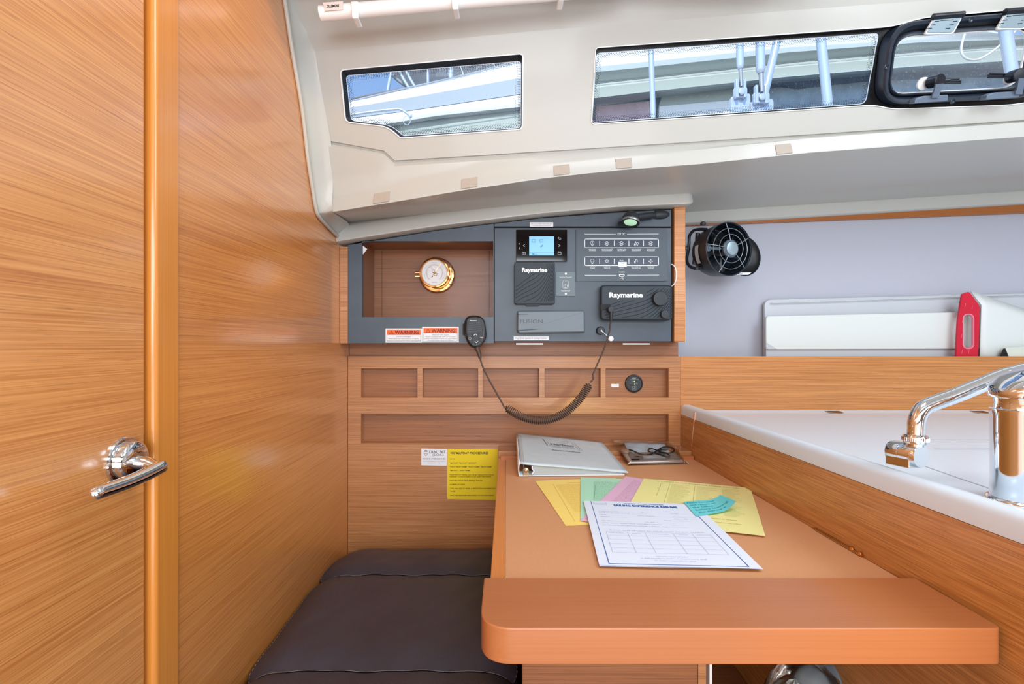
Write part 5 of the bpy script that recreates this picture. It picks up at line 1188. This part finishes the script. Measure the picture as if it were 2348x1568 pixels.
MB().prism([P(x, y, 1.391) for x, y in [(2305, 797), (2440, 789), (2440, ys_), (2330, ys_)]], (0, .004, 0)).build('side', mat('carton_pale', (206, 210, 198), .5), bx)
# ------------------------------------------------------------------ cabin fan
xb = P(1572, 0, YE-.006).x+.001
fan = thing('cabin_fan', 'black round cabin fan with wire guard clamped to the wooden end board', 'fan', (xb, 1.36, R(.20)))
fcn = P(1671, 571, 1.285); fx_ = Vector((.27, -.96, -.03)).normalized()
RF = .0715
MB().lathe((xb, 1.372, P(0, 565, 1.34).z), (1, 0, 0), [(.024, 0), (.024, .006), (.017, .012), (.010, .018), (.009, .03)], 30).build('wall_mount', M['steel'], fan, sm=40)
org = fcn
back = org-fx_*.075
MB().lathe(back, fx_, [(.052, 0), (.060, .004), (.0665, .020), (.0695, .050), (.0705, .076), (.0705, .078), (.0690, .078), (.0670, .050), (.062, .018)], 64, caps=False).build('drum', M['fandark'], fan, sm=40)
MB().lathe(back, fx_, [(.0001, .010), (.061, .012)], 48, caps=False).build('drum_back', M['fanblack'], fan)
MB().lathe(org, fx_, [(.0698, -.001), (.0712, .0005), (.0698, .002), (.0685, .0005), (.0698, -.001)], 64, caps=False).build('front_ring', M['fanrim'], fan, sm=60)
uz = (Vector((0, 0, 1))-fx_*fx_.z).normalized(); ux = uz.cross(fx_).normalized()
def FF(r_, a, h=0): return org+fx_*h+(ux*math.cos(a)+uz*math.sin(a))*r_
mb = MB()
for r_, h in ((.053, .006), (.037, .009)): mb.tube([FF(r_, 2*math.pi*k/48, h) for k in range(48)], .0011, 6, closed=True)
for k in range(5):
    a = math.radians(100+72*k); mb.tube([FF(.070, a, .001), FF(.053, a, .006), FF(.037, a, .009), FF(.018, a, .010)], .0011, 6)
mb.build('wire_guard', M['fanwire'], fan, sm=60)
MB().lathe(org+fx_*.001, fx_, [(.0195, -.004), (.0235, .001), (.0235, .007), (.0205, .010)], 40).build('hub_ring', M['fanrim'], fan, sm=40)
MB().lathe(org+fx_*.001, fx_, [(.0175, .009), (.0172, .0125), (.0160, .013), (.0001, .0132)], 40).build('hub_cap', M['hatchm'], fan, sm=40)
for k in range(5):
    a0_ = 2*math.pi*k/5+.3; mb = MB()
    mb.grid([[FF(lerp(.016, .060, j/6), a0_+lerp(-.30, .42, i/6)*(1-.15*j/6)+.35*j/6, -.050+.030*i/6) for i in range(7)] for j in range(7)])
    mb.build('blade', M['fandark'], fan, sm=60, solid=.0012)
mb = MB(); mb.tube([FF(.062, math.pi, -.004), FF(.024, math.pi, -.003)], .0042, 10); mb.lathe(FF(.060, math.pi, -.006), fx_, [(.010, 0), (.008, .004)], 14); mb.build('motor_strut', M['fanrim'], fan, sm=50)
# label curved on the drum
mb = MB()
def DR(a, h, r_=.0708): return back+fx_*h+(ux*math.cos(a)+uz*math.sin(a))*r_
mb.grid([[DR(math.radians(200-40*i/10+10), .030+.014*j) for j in range(2)] for i in range(11)])
mb.build('data_label', mat('label_silver', (150, 158, 168), .4), fan)
# rear dish
dn_ = Vector((.25, -.96, .05)).normalized(); dc = P(1705, 587, 1.375)
MB().lathe(dc, dn_, [(.0001, -.030), (.030, -.026), (.050, -.012), (.0565, 0), (.0550, .001), (.048, -.010), (.028, -.018), (.0001, -.019)], 56).build('rear_dish', M['fanblack'], fan, sm=40)
MB().lathe(dc, dn_, [(.0555, 0), (.0570, .001), (.0560, .002)], 56, caps=False).build('dish_rim', M['fandark'], fan, sm=40)
fq = lambda a, b: P(a, b, 1.366)
o = MB().prism([fq(x, y) for x, y in [(1678, 625), (1723, 624.5), (1716, 630), (1676, 630)]], (0, .001, 0)).build('brand_strip', M['labelw'], fan)
MB().text('Pioneer', lambda a, b: P(a, b, 1.3655), 1681, 629, 3.0, 22, .02).build('strip_lettering', M['ink'], fan)
# yoke
mb = MB(); yk = [P(1621, 526, 1.315), P(1604, 525.5, 1.33), P(1590, 529, 1.345), P(1581, 541, 1.355), P(1580, 556, 1.36), P(1578, 575, 1.36), P(1575, 592, 1.355), P(1578, 606, 1.345), P(1589, 614, 1.33), P(1611, 614, 1.315)]
mb.tube(smooth(yk, 6), .0042, 8); mb.build('yoke', M['fandark'], fan, sm=60)
mb = MB(); mb.tube([P(1600, 535, 1.34), P(1598, 570, 1.335), P(1592, 606, 1.335)], .0065, 8); mb.tube([P(1600, 540, 1.335), P(1606, 570, 1.325), P(1600, 606, 1.33)], .005, 8); mb.build('pivot_bar', M['blackp'], fan, sm=60)
for x, y in ((1612, 519), (1598, 622)): MB().lathe(P(x, y-3, 1.322), (0, 0, 1), [(.0075, 0), (.0075, .006), (.004, .009)], 16).build('clamp_nut', M['blackp'], fan, sm=40)
# ------------------------------------------------------------------ roller blind of the deck hatch
bl = thing('hatch_blind', 'white roller blind rail of the overhead hatch with a small brand tag', 'blind', tuple(P(1000, 30, .95)))
YBL = .95
mb = MB(); a, b = P(735, 31.5, YBL), P(1430, -30, YBL); mb.tube([a, b], .0135, 28); mb.build('roller_tube', M['rail'], bl, sm=50)
mb = MB(); mb.prism([P(731, 27, YBL-.006), P(1430, -36, YBL-.006), P(1430, -44, YBL-.004), P(731, 19, YBL-.004)], (0, .018, 0)); mb.build('top_rail', M['rail'], bl, bevel=.002)
for x in (813, 1043, 1285):
    y = lerp(31.5, -30, (x-735)/695.); mb = MB(); mb.prism([P(x-10, y-22, YBL-.0165), P(x+8, y-23, YBL-.0165), P(x+8, y+15, YBL-.0165), P(x-6, y+16, YBL-.0165)], (0, .004, 0)); mb.prism([P(x-6, y+12, YBL-.0165), P(x+8, y+11, YBL-.0165), P(x+8, y+16, YBL-.0165), P(x-5, y+17, YBL-.0165)], (0, .03, 0)); mb.build('clip', M['whitep'], bl, bevel=.002)
o = MB().prism([P(740, 6, YBL-.015), P(786, 2.5, YBL-.015), P(787, 22, YBL-.015), P(745, 25, YBL-.015)], (0, .001, 0)).build('brand_tag', mat('tag_pale', (226, 214, 208), .6), bl)
a_ = math.radians(176)
MB().text('DOMETIC', lambda x, y: P(782-x, 9.5+x*.07+y, YBL-.0158), 5, 0, 5.5, 28, .03, up=1).build('tag_lettering', M['ink'], o)
MB().box(-.43, .6, .82, .93, R(.700), R(.76)).build('hatch_surround', M['gelcoat2'], label='white moulded surround of the overhead hatch behind the roller blind', cat='hatch surround', bevel=.01, bseg=4, sm=50)
# ------------------------------------------------------------------ outside the windows
YN = 3.0
def po(pts, Y): return [P(x, y, Y) for x, y in pts]
# neighbouring boat seen through the long window
nb = thing('neighbour_boat', 'grey and white neighbouring boat hull seen through the long window', 'boat', tuple(P(1800, 250, YN)))
def strake(name, up, lo, m_, dy0=0, dy1=0, d=.03):
    xs = [1225, 1500, 1800, 2100, 2300, 2500, 2700]
    mb = MB(); A = [P(x, interp(up, x), YN+dy0) for x in xs]; B_ = [P(x, interp(lo, x), YN+dy1) for x in xs]
    mid = [a.lerp(b, .5)+Vector((0, -.03, 0)) for a, b in zip(A, B_)]
    mb.grid([[a+Vector((0, d, 0)) for a in A], A, mid, B_, [b+Vector((0, d, 0)) for b in B_]])
    mb.build(name, m_, nb, sm=50)
t0 = [(1200, 60), (1400, 50), (2100, 30), (2230, 78), (2700, 100)]
l1 = [(1200, 170), (1370, 153), (1840, 105), (2050, 90), (2340, 92), (2700, 90)]
l2 = [(1200, 205), (1370, 190), (1840, 140), (2100, 118), (2340, 100), (2700, 95)]
l3 = [(1200, 245), (1370, 222), (1700, 188), (1840, 172), (2050, 155), (2340, 138), (2700, 130)]
l4 = [(1200, 262), (1370, 236), (1700, 196), (1840, 178), (2050, 162), (2340, 149), (2700, 145)]
strake('upper_topside', t0, l1, M['boatw'], .02, 0)
strake('grey_band', l1, l2, M['boatc'], .0, .03)
strake('lower_topside', l2, l3, M['boatc2'], .03, .0)
strake('rubbing_strake', l3, l4, M['boatc'], -.03, .05)
mb = MB(); mb.tube([P(1200, 206, YN), P(1370, 191, YN-.01), P(1840, 141, YN-.01), P(2100, 119, YN-.01), P(2500, 96, YN)], .003, 6); mb.build('hull_line', M['inkgrey'], nb)
dk = thing('dock_side', 'dark blue grey dock side below the neighbouring hull', 'dock', tuple(P(1800, 350, YN+.1)))
MB().prism(po([(1235, 226), (2700, 104), (2700, 420), (1235, 420)], YN+.13), (0, .1, 0)).build('dark_wall', M['dock'], dk)  # plain wall coloured dark blue grey
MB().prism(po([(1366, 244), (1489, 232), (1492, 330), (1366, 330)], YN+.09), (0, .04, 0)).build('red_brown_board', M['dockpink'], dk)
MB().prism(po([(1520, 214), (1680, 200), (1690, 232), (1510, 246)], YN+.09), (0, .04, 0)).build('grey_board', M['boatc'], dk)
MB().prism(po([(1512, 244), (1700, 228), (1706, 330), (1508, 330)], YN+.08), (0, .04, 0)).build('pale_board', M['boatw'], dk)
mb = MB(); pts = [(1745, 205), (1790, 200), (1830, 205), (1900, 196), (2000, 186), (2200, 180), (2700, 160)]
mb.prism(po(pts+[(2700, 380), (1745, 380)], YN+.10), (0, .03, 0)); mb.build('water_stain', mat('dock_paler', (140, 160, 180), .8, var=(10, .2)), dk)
# boat cover / boom seen through the small window
bm_ = thing('neighbour_deckhouse', 'large white sloping boat side seen through the smaller window', 'boat', tuple(P(1000, 250, YN)))
U = [(700, 258), (795, 236), (860, 221), (950, 200), (1010, 187), (1100, 166), (1195, 139), (1290, 112)]
m1 = [(700, 262), (800, 247), (950, 222), (1195, 178), (1290, 160)]
m2 = [(700, 300), (820, 268), (935, 254), (1195, 216), (1290, 202)]
m3 = [(700, 320), (900, 282), (940, 272), (1185, 246), (1290, 234)]
m4 = [(700, 335), (920, 300), (1185, 260), (1290, 250)]
m5 = [(700, 420), (1290, 420)]
def strk(name, up, lo, m_, d0, d1, bulge=.03):
    xs = [700, 800, 900, 1000, 1100, 1170, 1215]
    A = [P(x, interp(up, x), YN+d0) for x in xs]; B_ = [P(x, interp(lo, x), YN+d1) for x in xs]
    mb = MB(); mb.grid([[a+Vector((0, .1, .02)) for a in A], A, [a.lerp(b, .5)+Vector((0, -bulge, 0)) for a, b in zip(A, B_)], B_, [b+Vector((0, .04, 0)) for b in B_]]); mb.build(name, m_, bm_, sm=50)
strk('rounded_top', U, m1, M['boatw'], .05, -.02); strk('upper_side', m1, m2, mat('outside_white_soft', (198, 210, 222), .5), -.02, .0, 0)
strk('lower_side', m2, m3, M['boatw'], 0, 0, .01); strk('grey_green_band', m3, m4, M['boatc'], .06, .05, 0); strk('bottom_side', m4, m5, M['boatc2'], .03, .08, 0)  # the grey band is a panel of its own colour
mb = MB(); mb.tube([P(700, 290, YN-.05), P(820, 269, YN-.05), P(935, 254.5, YN-.05), P(1195, 216, YN-.05), P(1290, 202, YN-.05)], .0025, 6); mb.build('seam_line', mat('seam_dark', (110, 124, 138), .6), bm_)
mb = MB(); L = resamp([P(x, y-2.5, YN+.03) for x, y in U], 120)
mb.tube([p+Vector((0, 0, 0)) for i, p in enumerate(L)], .005, 6); mb.build('lashing_rope', mat('rope_grey', (170, 176, 184), .8), bm_, sm=60)
# bimini behind
bi = thing('bimini_frame', 'dark canvas sun cover on steel tubes behind the white boat side', 'canopy', tuple(P(1000, 190, 3.6)))
MB().prism(po([(888, 140), (898, 165), (915, 185), (935, 200), (955, 212), (1010, 215), (1250, 190), (1250, 110), (890, 120)], 3.7), (0, .02, 0)).build('canvas_top', M['canvas'], bi)
for nm, pts, r_ in (('frame_tube', [(884, 240), (897, 165), (906, 125)], .012), ('frame_tube', [(940, 205), (922, 175), (900, 130)], .010), ('frame_tube', [(954, 203), (935, 170), (918, 130)], .010), ('frame_tube', [(982, 215), (981, 140)], .011),
                    ('frame_tube', [(1034, 190), (1033, 110)], .018), ('frame_tube', [(1065, 180), (1058, 158), (1050, 140)], .006), ('frame_tube', [(1140, 160), (1130, 145), (1120, 120)], .006)):
    MB().tube(smooth(po(pts, 3.55), 6) if len(pts) > 2 else po(pts, 3.55), r_, 10).build(nm, M['steelout'], bi, sm=60)
MB().tube(smooth(po([(889, 150), (900, 172), (925, 193), (950, 206)], 3.6), 6), .012, 8).build('canvas_edge', mat('canvas_piping', (160, 166, 172), .7), bi, sm=60)
MB().tube(po([(805, 228), (850, 219), (930, 203)], 3.4), .012, 8).build('boom_strut', M['inkgrey'], bi, sm=60)
# own side deck that carries posts, rail and rigging
MB().box(-1.2, 2.6, 1.52, 2.25, R(.36), R(.40)).build('deck', M['deck'], kind='structure')
# own rail with ring
rl_ = thing('bent_handrail', 'bent steel handrail with a ring hanging from its end outside the smaller window', 'handrail', tuple(P(870, 262, 1.7)))
MB().tube(smooth(po([(640, 500), (650, 330), (720, 280), (780, 268), (815, 262), (860, 255.5), (908, 250.5), (920, 252), (932, 259), (943, 268)], 1.7), 6), .0045, 12).build('bent_tube', M['steelout'], rl_, sm=60)
MB().tube([P(935+8*math.cos(t)-2, 276+10.5*math.sin(t), 1.7) for t in [2*math.pi*k/28 for k in range(28)]], .0012, 6, closed=True).build('split_ring', M['steelout'], rl_, sm=60)
MB().lathe(P(942, 266, 1.695), (0, -1, 0), [(.006, 0), (.006, .006), (.002, .008)], 16).build('eye_fitting', M['steelout'], rl_, sm=40)
# rigging on our own side deck
YD2 = 1.75
def stan(x0, y0, x1, y1, wpx, Y, label, name='stanchion', cat='stanchion'):
    a, b = P(x0, y0, Y), P(x1, y1, Y); d = (b-a).normalized()
    return MB().tube([a-d*.35, b+d*((P(0, 0, Y).z*0+b.z-R(.40))/abs(d.z))], wpx/2/FP*Y, 20).build(name, M['steelout'], label=label, cat=cat, group='steel posts outside the long window', sm=60)
stan(1492, 100, 1498, 275, 12, YD2, 'slim upright steel post at the left end of the long window')
stan(1881, 80, 1899, 245, 20, YD2, 'thick upright steel post near the right end of the long window')
stan(1783, 88, 1742, 262, 17, YD2-.1, 'slanting steel tube crossing behind the bright glint in the long window')
a, b = P(2304, 60, 1.6), P(2325, 200, 1.6); d = (b-a).normalized(); MB().tube([a-d*.3, b+d*((b.z-R(.40))/abs(d.z))], 12/FP*1.6, 20).build('stanchion', M['steelout'], label='thick upright steel post seen through the opening hatch at far right', cat='stanchion', group='steel posts outside the long window', sm=60)
def turnb(x, ytop, ybody, yrod, yfork, wp, label):
    Y = 1.6; t_ = thing('rigging_turnbuckle', label, 'turnbuckle', tuple(P(x, yfork+20, Y)), 'rigging turnbuckles outside the long window')
    s_ = Y/FP
    MB().tube([P(x-3, ytop-120, Y), P(x-1, ytop, Y), P(x, ybody-8, Y), P(x+1, ybody, Y)], [wp*s_*.5, wp*s_*.5, wp*s_*.5, wp*s_*.33], 16).build('barrel', M['steelout'], t_, sm=50)
    MB().tube([P(x+1, ybody-2, Y), P(x+2, yrod, Y), P(x+3, yfork+3, Y)], [wp*s_*.28, wp*s_*.25, wp*s_*.2], 12).build('threaded_rod', mat('rod_tan_steel', (206, 200, 196), .3, metal=.8), t_, sm=50)
    mb = MB()
    for sgn_ in (-1, 1): mb.prism([P(x+3+sgn_*wp*.55+dx, y, Y-.004) for dx, y in ((-3, yfork-14), (3, yfork-14), (3, yfork+28), (-3, yfork+28))], (0, .016, 0))
    mb.prism(po(rpoly([(x-wp*.8, yfork+4), (x+wp*1.05, yfork+4), (x+wp*1.05, yfork+28), (x-wp*.8, yfork+28)], 5), Y+.002), (0, .012, 0)); mb.build('fork', M['steelout'], t_, bevel=.001, sm=50)
    MB().lathe(P(x+4, yfork+15, Y-.002), (0, -1, 0), [(.011, 0), (.011, .003), (.009, .004)], 22).build('clevis_pin', M['steelout'], t_, sm=40)
    MB().prism(po(rpoly([(x-wp*1.3, yfork+26), (x+wp*1.5, yfork+18), (x+wp*1.6, yfork+300), (x-wp*1.2, yfork+300)], 8), Y+.012), (0, .012, 0)).build('chain_plate', M['steelout'], t_, bevel=.001, sm=50)
    return t_
turnb(1697, 85, 158, 178, 195, 16, 'steel rigging turnbuckle with fork and pin at the left of the bright glint')
turnb(1744, 85, 168, 188, 208, 20, 'steel rigging turnbuckle half hidden by the slanting tube, right of the forked one')
MB().tube(smooth(po([(2220, 60), (2208, 90), (2204, 118), (2215, 134), (2240, 137), (2270, 122), (2304, 94), (2330, 70)], 2.1), 8), .0045, 10).build('mooring_rope', M['rope'], label='loop of white rope hanging outside the opening hatch', cat='rope', sm=60)
for o in bpy.data.objects:
    for k in ('_o',):
        if k in o: del o[k]
bpy.context.view_layer.update()
